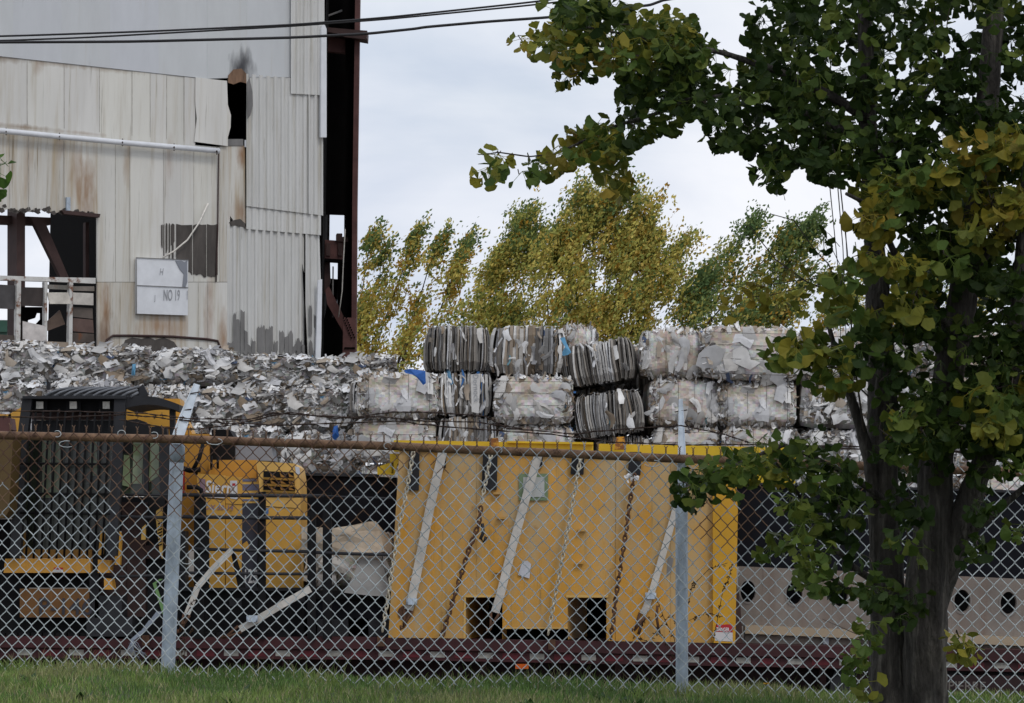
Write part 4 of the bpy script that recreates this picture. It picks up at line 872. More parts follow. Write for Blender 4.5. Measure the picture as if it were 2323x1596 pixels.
b = MB(); b.tube([pt(424, 1106, 27), pt(447, 1106, 27), pt(456, 1112, 27), pt(459, 1126, 27)], .022, 7); b.tube([pt(462, 1130, 27), pt(464, 1180, 27), pt(463, 1330, 27)], .02, 7); b.build('grab_handle', Mt['black'], ex_)
xr('brace_plate', 'black', [[(524, 1256), (532, 1254), (558, 1334), (540, 1334)]], 26.96, .04)
# track frame at the trailer's deck under the cab: crawler belt with shoes
b = MB()
for k in range(26):
    x = -70 + k * 28; b.rect(x, 1436, x + 25, 1449.5, 27.02, .55)
b.build('track_shoe', Mt['black'], ex_)

# brown and white crumpled bale standing on the trailer between machine and yellow box
q = place_bale('sheet', 7, 684, 1205, 890, 1340, 27.8, 'brown and white waste paper bale on the trailer between the excavator and the yellow box', yaw=3, group=None)
q.location.z = pt(787, 1338, 27.8).z; q.scale = ((pt(890, 1300, 27.8) - pt(684, 1300, 27.8)).length / BW, .8, .52 / BH * 1.05)
tan = mat('brown_kraft_paper', (.47, .385, .29), .85, vcol=True, var=.25, scale=6)
def sheet3(name, label, rows, Y, mt, col=(1, 1, 1), bulge=.08):
    b = MB(); n = len(rows[0]); v = []
    for j, rr in enumerate(rows):
        for i, (x, y) in enumerate(rr): v.append(pt(x, y, Y - bulge * math.sin(math.pi * (i + .5) / n) + U(-.03, .03) - j * .03))
    k = len(v); f = [(j * n + i, (j + 1) * n + i, (j + 1) * n + i + 1, j * n + i + 1) for j in range(len(rows) - 1) for i in range(n - 1)]
    b.add(v, f, col); b.add([p + Vector((0, .012, 0)) for p in v], [tuple(reversed(q)) for q in f], col)
    return tag(b.build(name, mt), label, 'paper sheet')
sheet3('kraft_sheet', 'crumpled tan kraft sheet thrown over the bale on the trailer', [[(684, 1196), (760, 1198), (800, 1192), (835, 1184), (852, 1183), (888, 1225)], [(684, 1222), (750, 1215), (790, 1212), (838, 1206), (862, 1205), (890, 1240)], [(684, 1240), (745, 1238), (800, 1232), (835, 1230), (868, 1232), (890, 1256)], [(684, 1258), (740, 1250), (805, 1256), (840, 1254), (872, 1252), (890, 1270)]], 27.35, tan)
sheet3('grey_board', 'flat grey board leaning against the bale on the trailer', [[(815, 1268), (845, 1266), (868, 1280)], [(800, 1310), (845, 1315), (880, 1320)], [(780, 1345), (840, 1352), (886, 1354)]], 27.3, mat('grey_board_face', (.33, .325, .315), .8), bulge=.02)
p = pt(790, 1450, 27.45)
bf = thing('skid_frame', p, 'low black steel skid on the trailer under the crumpled paper bale', 'skid')
xr('skid_deck', 'black', [(690, 1340, 884, 1360)], 27.32, 1.2, bf); xr('skid_side', 'black_plastic', [(690, 1360, 884, 1404)], 27.36, 1.1, bf); xr('skid_runner', 'charcoal', [(720, 1405, 790, 1450), (836, 1405, 884, 1450)], 27.36, 1.1, bf); xr('skid_gap_fill', 'black', [(690, 1404, 884, 1452)], 27.8, .3, bf)  # black fill added behind the runners so the gap reads dark
p = pt(787, 1200, 29)
bc = thing('black_hopper', p, 'black steel hopper panel standing behind the crumpled bale, left of the yellow box', 'hopper')
xr('panel', 'black_plastic', [[(683, 1076), (681, 1340), (900, 1340), (900, 1084), (800, 1079)]], 29.0, .5, bc); xr('rim', 'charcoal', [[(683, 1073), (683, 1079), (860, 1083), (860, 1076)]], 28.95, .05, bc)
xr('yellow_trim', 'bright_yellow', [[(856, 1060), (893, 1047), (893, 1077), (856, 1077)], [(884, 1030), (906, 1030), (906, 1040), (894, 1078), (886, 1078)]], 28.8, .1, bc)

# ------------------------------------------------------------------ big yellow steel box
YX = 27.05
p = pt(1280, top_y(1280), YX + 1.0)
yx = thing('steel_box', p, 'large scuffed yellow steel box with two square fork openings, chained and strapped to the trailer', 'box')
def bxp(x): return 1030 + (x - 907) * .021
xr('front_panel', 'box_yellow', [[(906, 1022), (881, 1447), (1057, 1449), (1057, 1355), (1080, 1350), (1080, 1028)]], YX, .12, yx, (.98, .98, 1))
xr('front_panel', 'box_yellow', [[(1080.3, 1028), (1080.3, 1355), (1140, 1355), (1140, 1426), (1288, 1428), (1288, 1357), (1376, 1357), (1376, 1454), (1396, 1455), (1397, 1034)]], YX + .006, .12, yx, (1.04, 1.06, 1.15))
xr('front_panel', 'box_yellow', [[(1397.5, 1034), (1396.5, 1455), (1520, 1457), (1520, 1037)]], YX - .004, .12, yx, (1.0, 1.0, 1))
xr('front_panel', 'box_yellow', [[(1520.4, 1037), (1520.4, 1457), (1617, 1459), (1617, 1039)]], YX + .01, .12, yx, (.92, .98, 1.25))
xr('side_wall', 'box_yellow', [[(906, 1022), (881, 1447), (893, 1447), (916, 1022)]], YX + .13, 2.0, yx)
xr('corner_post', 'strip_yellow', [[(1617, 1039), (1617.4, 1459), (1668, 1460), (1674, 1160), (1670, 1095), (1640, 1060)]], YX - .06, .3, yx)
xr('lower_shadow_plate', 'steel_brown', [[(1668, 1300), (1668, 1460), (1686, 1460), (1680, 1380)]], YX + .2, .3, yx)
xr('top_plate', 'box_yellow', [[(906, 1016), (1640, 1036), (1640, 1040), (906, 1023)]], YX - .03, 2.1, yx, (1.1, 1.2, 1.3))
xr('back_wall', 'dark', [(1040, 1340, 1400, 1460)], YX + 1.2, .06, yx)  # near-black back paints in the shade inside the fork pockets
for x0, x1 in ((1058, 1139.5), (1288.5, 1375.5)):
    b = MB(); y0, y1 = 1356, 1452
    for (xa, ya, xb, yb_) in ((x0, y0, x0, y1), (x1, y0, x1, y1), (x0, y0, x1, y0)):
        a, c = pt(xa, ya, YX + .12), pt(xb, yb_, YX + .12); b.poly([a, c, c + Vector((.2, 1.0, 0)), a + Vector((.2, 1.0, 0))], (.004, 0, .004))
    b.build('fork_pocket', Mt['box_yellow'], yx)
xr('pocket_rim', 'yellow_pale', [(1052, 1350, 1142, 1355.5), (1284, 1350, 1380, 1356), [(1052, 1355), (1057, 1355), (1056, 1449), (1051, 1449)], (1140, 1423.5, 1288, 1427)], YX - .008, .007, yx, (1.0, 1.0, 1.1))
xr('fork_slot', 'dark', [(1140, 1428, 1290, 1452)], YX + .3, .05, yx)  # near-black plate stands in for the shade in the slot
for x, y in ((1137, 1176), (1130, 1298), (1320, 1204), (1315, 1278), (1128, 1120)):
    b = MB(); b.poly([pt(x - 9, y - 3, YX - .05), pt(x - 9, y + 2, YX - .05), pt(x + 9, y + 2, YX - .05), pt(x + 9, y - 3, YX - .05)], (0, .05, 0), (.9, .9, .8)); b.build('welded_lug', Mt['box_yellow'], yx)
xr('rub_mark', 'zinc_bare', [[(1518, 1262), (1528, 1268), (1522, 1300), (1512, 1310), (1514, 1270)]], YX - .007, .003, yx)
b = MB(); c = pt(919, 1391, YX - .01)
for k in range(1):
    b.poly([c + Vector((.07 * math.cos(a * .5236), 0, .07 * math.sin(a * .5236))) for a in range(12)], (0, .012, 0))
b.build('rust_boss', Mt['chain_rust'], yx)
dl = xr('danger_label', 'white', [[(1622, 1434), (1622, 1454), (1662, 1456), (1662, 1435)]], YX - .064, .004, yx, (.75, .72, .72)); xr('label_header', 'red', [[(1624, 1418), (1622, 1434), (1662, 1435.5), (1661, 1420), (1655, 1417)]], YX - .064, .004, yx)
text_mb('DANGER', pt(1625, 1432, YX - .066), (1, 0, -.02), (0, 0, 1), .034, .003, bold=.02, xs=.62, col=(1, .95, .95)).build('lettering', Mt['white'], yx)
text_mb('KEEP AWAY', pt(1626, 1446, YX - .066), (1, 0, -.02), (0, 0, 1), .020, .003, bold=.03).build('lettering', Mt['grey_ink'], yx) if False else None
# painted rail behind, with lugs
p = pt(1350, 1030, 28.6)
rb_ = thing('yellow_rail', p, 'bright yellow steel rail with rusty lugs running above the top of the large steel box', 'rail')
xr('rail_bar', 'bright_yellow', [[(893, 999), (893, 1024), (1346, 1034), (1346, 1006)]], 28.6, .2, rb_); xr('rail_bar', 'bright_yellow', [[(1357, 1007), (1357, 1036), (1806, 1046), (1806, 1016)]], 28.6, .2, rb_)
xr('rail_edge', 'bright_yellow', [[(1150, 1001), (1150, 1005), (1346, 1009), (1346, 1004)]], 28.55, .08, rb_)
lug = mat('rust_streaked_yellow', (.52, .27, .03), .6, var=.3, rust=.6, rustcol=(.18, .07, .02), rscale=14, stretch=(1, 1, .3))
for x in (1121, 1407):
    b = MB(); y = 995 if x < 1300 else 992; b.poly([pt(x - 13, y + 28, 28.4), pt(x - 8, y, 28.4), pt(x + 9, y - 1, 28.4), pt(x + 14, y + 28, 28.4)][::-1], (0, .1, 0)); b.build('lifting_lug', lug, rb_)
xr('cross_panel', 'bright_yellow', [[(1674, 1046), (1674, 1098), (1806, 1098), (1806, 1046)]], 28.3, .2, rb_)
xr('support', 'steel_brown', [(930, 1030, 950, 1440), (1700, 1090, 1720, 1460)], 28.9, .15, rb_)
# rubber corner protectors
for x0, y0, x1, y1, lb in ((924, 1020, 952, 1113, 'long black rubber corner pad under the leftmost pale chain'), (994, 1024, 1013, 1062, 'black rubber corner pad under the leftmost grey strap'), (1092, 1024, 1129, 1112, 'widest black rubber corner pad, under the second chain'), (1213, 1028, 1232, 1060, 'black rubber corner pad under the middle grey strap'), (1294, 1030, 1326, 1077, 'short black rubber corner pad under the third chain'), (1424, 1033, 1455, 1078, 'short black rubber corner pad with torn paper at the rusty chain')):
    b = MB(); b.poly([pt(x0 + 4, y0, YX - .06), pt(x0, y1, YX - .035), pt(x1 - 2, y1, YX - .035), pt(x1, y0, YX - .06)], (0, .03, 0)); b.poly([pt(x0 + 4, y0, YX - .06), pt(x1, y0, YX - .06), pt(x1, y0, YX + .3), pt(x0 + 4, y0, YX + .3)], (0, 0, .03))
    tag(b.build('corner_pad', Mt['rubber']), lb, 'corner pad', 'rubber corner pads on the yellow box')
# webbing straps with hooks
def strap(label, pts, wpx, Y0, Y1, hook=None, over=True):
    t = thing('ratchet_strap', pt(*pts[-1], Y1), label, 'strap', 'grey webbing straps over the load')
    b = MB(); n = len(pts); P = [pt(x, y, lerp(Y0, Y1, i / (n - 1))) for i, (x, y) in enumerate(pts)]
    wd = wpx / F * Y0 / 2
    for i in range(n - 1):
        d = (P[i + 1] - P[i]).normalized(); s_ = d.cross(Vector((0, -1, 0))).normalized() * wd
        k = U(.92, 1.05); b.poly([P[i] - s_, P[i] + s_, P[i + 1] + s_, P[i + 1] - s_], (0, .006, 0), (k, k, k))
    if over: b.poly([P[0] - Vector((wd, 0, 0)), P[0] + Vector((wd, 0, 0)), P[0] + Vector((wd, 1.6, .03)), P[0] + Vector((-wd, 1.6, .03))], (0, 0, .006))
    b.build('webbing', Mt['strap'], t)
    d = (P[-1] - P[-2]).normalized(); s_ = d.cross(Vector((0, -1, 0))).normalized() * wd; e = P[-1]
    b = MB(); b.tube([e - s_, e - s_ * .3 + d * .10, e + d * .17, e + d * .2 + s_ * .5, e + d * .16 + s_ * .7], .012, 6); b.tube([e + s_, e + s_ * .3 + d * .10, e + d * .17], .012, 6); b.build('hook', Mt['chain_rust'], t)
    if hook:
        q = pt(*hook, Y1 - .03); b = MB(); b.box((q.x - .035, q.y - .03, q.z - .03), (q.x + .035, q.y + .03, q.z + .03)); b.tube([q + Vector((-.05, 0, 0)), q + Vector((.05, 0, 0))], .03, 8); b.build('ratchet', Mt['zinc'], t)
strap('leftmost of the grey webbing straps slanting down the front of the yellow box', [(1004, 1026), (976, 1150), (950, 1280), (934, 1360), (927, 1384)], 20, YX - .10, YX - .03, (934, 1365))
strap('middle grey webbing strap crossing the green framed notice on the yellow box', [(1222, 1030), (1196, 1120), (1160, 1250), (1135, 1350), (1123, 1390)], 19, YX - .10, YX - .05)
strap('thinner grey webbing strap behind the nearer fence post on the yellow box', [(1548, 1036), (1540, 1130), (1512, 1230), (1483, 1330), (1466, 1378), (1458, 1394)], 15, YX - .10, YX - .03, (1476, 1352))
strap('bent grey strap hanging off the railing of the excavator', [(526, 1248), (486, 1288), (448, 1332), (436, 1365), (424, 1394)], 14, 26.85, 26.85, None, False)
strap('long grey strap running low across the black base of the excavator', [(704, 1336), (640, 1372), (575, 1411), (544, 1428)], 16, 26.85, 26.85, (572, 1404), False)
bluegrey = mat('pale_blue_webbing', (.26, .30, .36), .85, var=.3)
b = MB(); P = [pt(x, y, 26.8) for x, y in ((362, 1388), (345, 1408), (325, 1432), (300, 1452))]
for i in range(3): b.poly([P[i] - Vector((.03, 0, 0)), P[i] + Vector((.03, 0, 0)), P[i + 1] + Vector((.022, 0, 0)), P[i + 1] - Vector((.022, 0, 0))], (0, .006, 0))
for k in range(12): q = P[3]; b.tube([q, q + Vector((U(-.05, .08), 0, U(-.1, -.02))), q + Vector((U(.02, .14), 0, U(-.22, -.06)))], .003, 4)
tag(b.build('frayed_strap', bluegrey), 'pale blue frayed strap slanting left of the farther fence post', 'strap')
b = MB(); P = [pt(x, y, 26.78) for x, y in ((366, 1314), (350, 1324), (362, 1360), (372, 1392), (380, 1406))]
for i in range(4): b.poly([P[i] - Vector((.016, 0, 0)), P[i] + Vector((.016, 0, 0)), P[i + 1] + Vector((.016, 0, 0)), P[i + 1] - Vector((.016, 0, 0))], (0, .006, 0))
tag(b.build('lashing_strap', mat('green_webbing', (.14, .26, .10), .8)), 'thin green lashing strap just left of the farther fence post', 'strap')
# chains
def chain(label, segs, Y):
    t = thing('tie_down_chain', pt(*segs[-1][0][-1], Y), label, 'chain', 'chains holding down the yellow box')
    for pts, r_, ln_, mt in segs:
        b = MB(); P = [pt(x, y, Y) for x, y in pts]
        tot = sum((P[i + 1] - P[i]).length for i in range(len(P) - 1)); n = int(tot / ln_); k = 0
        for s_ in range(n):
            a = s_ * ln_; i = 0
            while i < len(P) - 2 and a > (P[i + 1] - P[i]).length: a -= (P[i + 1] - P[i]).length; i += 1
            d = (P[i + 1] - P[i]).normalized(); c = P[i] + d * (a + ln_ / 2); sd_ = (Vector((0, 1, 0)) if s_ % 2 else d.cross(Vector((0, 1, 0))).normalized()); sd_ = (sd_ + Vector((.35, .35, 0)) * (1 if s_ % 2 else -.3)).normalized()
            ring = [c + d * math.cos(q * .7854) * ln_ * .68 + sd_ * math.sin(q * .7854) * ln_ * .36 for q in range(8)]
            b.tube(ring + [ring[0]], r_, 5, cap=False)
        b.build('chain_links', Mt[mt], t)
    return t
chain('leftmost pale zinc chain slanting off the left edge of the yellow box', [([(938, 1026), (925, 1100), (898, 1240), (873, 1400), (866, 1440)], .0085, .042, 'chain_zinc')], YX - .12)
c2 = chain('second chain, pale above and rusty below, with a black hook halfway', [([(1114, 1030), (1106, 1070), (1091, 1150)], .0085, .042, 'chain_zinc'), ([(1091, 1150), (1086, 1190), (1065, 1245), (1035, 1340), (1002, 1446)], .010, .05, 'chain_rust')], YX - .12)
b = MB(); b.tube([pt(1094, 1188, YX - .12), pt(1096, 1210, YX - .12), pt(1090, 1222, YX - .12), pt(1097, 1232, YX - .12), pt(1103, 1218, YX - .12)], .016, 6); b.build('hook', Mt['charcoal'], c2)
chain('third chain, all pale zinc, right of the green framed notice', [([(1318, 1034), (1308, 1090), (1285, 1220), (1262, 1340), (1243, 1442)], .0085, .042, 'chain_zinc')], YX - .12)
chain('rusty brown chain right of the pale ones, beside the right fork opening', [([(1440, 1076), (1432, 1120), (1418, 1220), (1398, 1350), (1386, 1450)], .0095, .048, 'chain_rust')], YX - .12)
b = MB(); b.tube([pt(1491, 1374, YX - .1), pt(1489, 1400, YX - .1), pt(1496, 1440, YX - .1)], .014, 5); b.tube([pt(1460, 1400, YX - .1), pt(1448, 1440, YX - .1)], .016, 5); tag(b.build('chain_tail', Mt['chain_rust']), 'short rusty chain tail under the thin grey strap', 'chain')
# notice in a green frame, torn paper pieces
nt_ = thing('notice', pt(1210, 1135, YX - .02), 'white notice in a green frame taped on the yellow box behind the middle strap', 'notice')
xr('frame', 'greenframe', [(1177, 1075, 1243, 1136)], YX - .012, .008, nt_); xr('sheet', 'white', [(1187, 1083, 1235, 1128)], YX - .018, .005, nt_, (.62, .64, .62))
b = MB(); rn = random.Random(8)
for k in range(9): x, y = rn.uniform(1190, 1228), rn.uniform(1086, 1124); b.rect(x, y, x + rn.uniform(3, 7), y + rn.uniform(1.5, 3), YX - .0185, .0008)
b.build('faded_print', Mt['grey_ink'], nt_)
b = MB(); b.poly([pt(1175, 1305, YX - .012), pt(1185, 1275, YX - .02), pt(1196, 1272, YX - .02), pt(1205, 1280, YX - .012), pt(1201, 1313, YX - .012)][::-1], (0, .005, 0), (.72, .74, .8)); tag(b.build('paper_scrap', Mt['white']), 'torn white paper scrap stuck to the yellow box beside the middle strap', 'paper scrap')
b = MB(); rn = random.Random(4)
for k in range(9): flap(b, rn, pt(1425 + rn.uniform(-9, 22), 1084 + rn.uniform(-6, 7), YX - .13), .025, .015, (rn.gauss(0, .6), -1, rn.gauss(0, .5)), (.62, .62, .62))
tag(b.build('torn_paper', Mt['paper']), 'bits of torn white paper caught at the top of the rusty chain', 'paper scrap')

# ------------------------------------------------------------------ beige perforated panel and black cover, right
pb = thing('perforated_trough', pt(2000, 1470, 27.6), 'beige steel trough side with a row of round holes, on the trailer behind the ginkgo', 'trough')
def ph(x): return 1285 + (x - 1675) * .045
holes = [(1697, 17), (1802, 18), (1906, 17), (2010, 17), (2095, 17), (2183, 18), (2288, 18), (2395, 18)]
b = MB(); xs_ = [1676]; Yp = 27.45
cols = []
edges = [1676, 1750, 1854, 1958, 2053, 2139, 2236, 2341, 2450]
for i, (hx, hw) in enumerate(holes):
    x0, x1 = edges[i], edges[i + 1]; yt0, yt1 = ph(x0), ph(x1); yb0, yb1 = ph(x0) + 132, ph(x1) + 132; cy = ph(hx) + 56; hh = 25
    ring = [(hx + hw * math.cos(a * math.pi / 12), cy - hh * math.sin(a * math.pi / 12)) for a in range(24)]
    outer = []
    for a in range(24):
        c_, s_ = math.cos(a * math.pi / 12), -math.sin(a * math.pi / 12)
        tx = ((x1 - hx) / c_ if c_ > 1e-6 else (x0 - hx) / c_ if c_ < -1e-6 else 1e9)
        ty = ((yb0 - cy) / s_ if s_ > 1e-6 else (yt0 - cy) / s_ if s_ < -1e-6 else 1e9); tt = min(tx, ty)
        ox, oy = hx + c_ * tt, cy + s_ * tt; oy += (ph(ox) - ph(x0)) * (1 if abs(ty - tt) < 1e-6 else 0); outer.append((ox, oy))
    # insert true corners by using wide fans: corners appended as extra verts
    v = [pt(x, y, Yp) for x, y in ring] + [pt(x, y, Yp) for x, y in outer] + [pt(x1, yt1, Yp), pt(x0, yt0, Yp), pt(x0, yb0, Yp), pt(x1, yb1, Yp)] + [pt(x, y, Yp + 0) + Vector((0, .07, 0)) for x, y in ring]
    f = [(a, (a + 1) % 24, 24 + (a + 1) % 24, 24 + a) for a in range(24)]
    side = []
    for a in range(24):
        x, y = outer[a]; side.append(0 if abs(x - x1) < .01 else 2 if abs(x - x0) < .01 else 1 if y < cy else 3)
    for a in range(24):
        s0, s1 = side[a], side[(a + 1) % 24]
        if s0 != s1: f.append((24 + a, 24 + (a + 1) % 24, 48 + {(0, 1): 0, (1, 2): 1, (2, 3): 2, (3, 0): 3}.get((s0, s1), 0)))
    f += [(a, 52 + a, 52 + (a + 1) % 24, (a + 1) % 24) for a in range(24)]
    b.add(v, f)
b.build('perforated_side', Mt['beige'], pb)
for (hx, hw) in holes:
    c = pt(hx, ph(hx) + 56, Yp); b = MB(); cyl_y(b, c + Vector((0, -.006, 0)), hw / F * 27.45 * 1.02, hw / F * 27.45 * 1.22, .012, 24)
    for i, v in enumerate(b.v): b.v[i] = (v[0], v[1], c.z + (v[2] - c.z) * 1.4)
    b.build('hole_rim', mat('worn_steel_rim', (.20, .18, .165), .6) if hx == 1697 else bpy.data.materials['worn_steel_rim'], pb)
xr('inner_wall', 'black', [[(1676, 1300), (1676, 1420), (2450, 1455), (2450, 1335)]], Yp + .5, .05, pb)
def slant(name, mt, y0, y1, Y, d, x0=1690, x1=2450, col=(1, 1, 1)): xr(name, mt, [[(x0, ph(x0) + y0), (x0, ph(x0) + y1), (x1, ph(x1) + y1), (x1, ph(x1) + y0)]], Y, d, pb, col)
slant('lower_flange', 'yellow_pale', 132.5, 152, Yp - .08, .25, col=(.62, .78, 2.0)); slant('lower_web', 'beige', 152.5, 190, Yp + .0, .2)
xr('gusset', 'grey', [(1868, 1432, 1880, 1462)], Yp - .05, .04, pb)
bp_ = thing('black_cover', pt(2000, 1300, 27.9), 'black plastic covered housing above the beige trough, right of the yellow corner post', 'cover')
xr('cover_sheet', 'black_plastic', [[(1672, 1097), (1674, 1286), (2450, 1320), (2450, 1120), (2000, 1105)]], 27.7, .9, bp_); xr('cover_edge', 'charcoal', [[(1672, 1094), (1672, 1099), (2450, 1123), (2450, 1117)]], 27.66, .1, bp_)
# ------------------------------------------------------------------ chain link fence
Mt['arm'] = mat('bright_zinc_arm', (.62, .69, .76), .5, var=.25, scale=9)
rail_px = [(-60, 986), (0, 988), (400, 997), (890, 1013), (1540, 1041), (2323, 1073), (2390, 1076)]
def fY(px): return lerp(16.4, 15.4, px / 2323)
RP = [pt(x, y, fY(x)) for x, y in rail_px]
def rail_z(x):
    for i in range(len(RP) - 1):
        if x <= RP[i + 1].x or i == len(RP) - 2: return lerp(RP[i].z, RP[i + 1].z, (x - RP[i].x) / (RP[i + 1].x - RP[i].x))
fc = thing('chain_link_fence', (0, fence_y(0), grass_z(0)), 'galvanised chain link fence with rusty top rail and barbed wire along the lawn', 'fence')
b = MB(); rn = random.Random(11)
pp = .0366; hh = .0418; x = RP[0].x; k = 0; xe = RP[-1].x
GAL = (.54, .59, .61); GAL2 = (.38, .42, .44); RUS = (.10, .05, .03); RUS2 = (.17, .10, .06)
wob = lambda x, z, s_: .0035 * noise.noise((x * 3, z * 4, s_))
while x < xe:
    zt = rail_z(x + pp / 2) + .024; gz = grass_z(x) - .06; pts = []; cols = []; z = zt; i = 0
    while z > gz:
        right = (i + k) % 2 == 1
        X = x + (pp + .0035 if right else -.0035); yy = fence_y(X) - .035
        pts.append(Vector((X + wob(X, z, 1), yy + (.004 if right else -.004) + .012 * noise.noise((X * .8, z * 1.5, 4)), z + wob(X, z, 2))))
        e = (z - gz) / (zt - gz); r_ = noise.noise((X * 1.3, z * 1.6, 3)) * .42 + noise.noise((X * 9, z * 9, 6)) * .30
        bias = (e - .80) * 1.25 + (.24 * sstep(.2, -1.4, x) if False else .24 * (1 - sstep(-1.6, .0, x)))
        t = r_ + bias
        c = RUS if t > .30 else RUS2 if t > .14 else GAL2 if t > -.10 else GAL
        cols.append(kmul(c, rn.uniform(.85, 1.15))); z -= hh; i += 1
    # each bend: run diagonally, with short turn at the interlock
    P = []; C = []
    for j in range(len(pts)):
        if 0 < j < len(pts) - 1:
            P += [lerp(pts[j], pts[j - 1], .13), lerp(pts[j], pts[j + 1], .13)]; C += [cols[j], cols[j]]
        else: P.append(pts[j]); C.append(cols[j])
    b.tube(P, .0028, 5, col=C, cap=False)
    if k % 2 == 0:                                    # twisted knuckle above the rail
        top = pts[0] if (k % 2 == 1) else pts[0]; X = x - .0035 if k % 2 == 0 else x + pp
        q = Vector((x, fence_y(x) - .035, zt)); rc = RUS2 if noise.noise((x * 2.5, 1, 8)) > -.12 - (.35 if x < .3 else -.15) else GAL2
        for sg_ in (0, math.pi):
            tw = [q + Vector((.004 * math.cos(sg_ + a * 1.5), .004 * math.sin(sg_ + a * 1.5), a * .006)) for a in range(6)] + [q + Vector((.009 * math.cos(sg_), .003, .040 + rn.uniform(0, .006)))]
            b.tube(tw, .0024, 4, col=rc, cap=False)
    x += pp; k += 1
b.build('wire_mesh', Mt['fence_wire'], fc)
rt_ = MB(); rail = [p + Vector((0, .0, 0)) for p in RP]; rail2 = []
for i in range(len(rail) - 1):
    for q in range(14): p = lerp(rail[i], rail[i + 1], q / 14); rail2.append(p + Vector((0, 0, .002 * noise.noise((p.x * 2, 0, 0)))))
rail2.append(rail[-1]); rt_.tube(rail2, .0235, 14); rt_.build('top_rail', Mt['rail_rust'], fc)
b = MB(); q = pt(718, 1008, fY(718)); b.tube([q + Vector((-.02, 0, .0006)), q + Vector((.02, 0, -.0006))], .0262, 14); b.build('rail_sleeve', Mt['rail_rust'], fc)
# posts
def post(xt, yt, xb, yb_, wid, arm, armw, Yo):
    Y = fY(xb) + Yo; a, c = pt(xt, yt, Y), pt(xb, yb_, Y); r_ = wid / F * Y / 2; c = c + (c - a) * .25
    b = MB(); P = [lerp(a, c, i / 10) for i in range(11)]; b.tube(P, r_, 18); po = b.build('post', Mt['zinc'], fc)
    b = MB(); b.tube([a + Vector((0, 0, -.07)), a + Vector((0, 0, .012)), a + Vector((0, 0, .028))], [r_ * 1.10, r_ * 1.10, r_ * 1.02], 18); b.build('post_cap', Mt['zinc'], po)
    P = [pt(x, y, Y + dy) for x, y, dy in arm]; b = MB(); n = len(P)
    for i in range(n - 1):
        w0, w1 = armw[i] / F * Y / 2, armw[i + 1] / F * Y / 2; d = (P[i + 1] - P[i]).normalized(); s_ = d.cross(Vector((0, -1, 0))).normalized()
        for o, th in ((Vector((0, 0, 0)), .012),): b.poly([P[i] - s_ * w0, P[i] + s_ * w0, P[i + 1] + s_ * w1, P[i + 1] - s_ * w1], (0, th, 0))
        o = Vector((0, -.001, 0))
        for sg_ in (-1, 1): b.poly([P[i] + o + s_ * w0 * sg_, P[i] + o + s_ * (w0 * sg_ * .8), P[i + 1] + o + s_ * (w1 * sg_ * .8), P[i + 1] + o + s_ * w1 * sg_], (0, -.010, 0))
    b.build('barb_arm', Mt['arm'], po)
    b = MB(); 
    for t in (.35, .6, .86):
        q = lerp(P[0], P[-1], t); b.tube([q + Vector((-.035, -.012, -.006)), q + Vector((.035, -.012, .006))], .0035, 5)
    b.build('wire_clip', Mt['barb'], po)
    return po
post(402, 1020, 381, 1512, 32, [(400, 1018, .0), (404, 990, 0), (418, 950, .05), (447, 872, .14)], [27, 26, 25, 14], .05)
post(1546, 1100, 1547, 1552, 28, [(1547, 1102, .0), (1547, 1045, -.01), (1546, 980, .08), (1544, 906, .2)], [26, 19, 14, 9], .05)
post(-560, 1010, -570, 1500, 32, [(-560, 1005, 0), (-545, 950, .05), (-515, 868, .14)], [27, 25, 14], .05)
post(2560, 1120, 2560, 1600, 28, [(2560, 1120, 0), (2560, 1060, -.01), (2558, 930, .2)], [26, 19, 9], .05)
# barbed wire
bw = [[(-60, 932), (160, 934), (330, 938), (425, 950), (560, 953), (620, 938), (800, 948), (890, 935), (1000, 937), (1100, 945), (1150, 972), (1300, 985), (1400, 975), (1545, 966), (1640, 985), (1700, 1005), (1900, 1018), (2390, 1030)],
      [(-60, 945), (120, 948), (280, 941), (360, 948), (440, 957), (640, 965), (900, 956), (1000, 968), (1250, 986), (1400, 1004), (1545, 1010), (1700, 1009), (1960, 1014), (2390, 1040)],
      [(270, 952), (380, 972), (440, 974), (520, 966), (600, 948), (660, 936), (760, 950), (860, 946), (960, 956), (1080, 958), (1200, 975)]]
for pts in bw:
    b = MB(); P = []
    for i in range(len(pts) - 1):
        for q in range(8):
            t = q / 8; X = lerp(pts[i][0], pts[i + 1][0], t); Yp_ = lerp(pts[i][1], pts[i + 1][1], t); P.append(pt(X, Yp_ + 2.0 * noise.noise((X * .03, 0, pts[0][1])), fY(X) + .10))
    for ph_ in (0, math.pi): b.tube([p + Vector((0, .003 * math.cos(i * 1.7 + ph_), .003 * math.sin(i * 1.7 + ph_))) for i, p in enumerate(P)], .0023, 4)
    for i in range(3, len(P) - 1, 4):
        p = P[i]; d = (P[i + 1] - p).normalized()
        for q in range(4):
            a = q * 1.6 + i; v = Vector((rn.uniform(-.3, .3), math.cos(a), math.sin(a))).normalized(); b.tube([p + d * (q * .003), p + v * .016 + d * (q * .003)], .0016, 4)
        b.tube([p - d * .006, p + d * .010], .0058, 5)
    b.build('barbed_wire', Mt['barb'], fc)
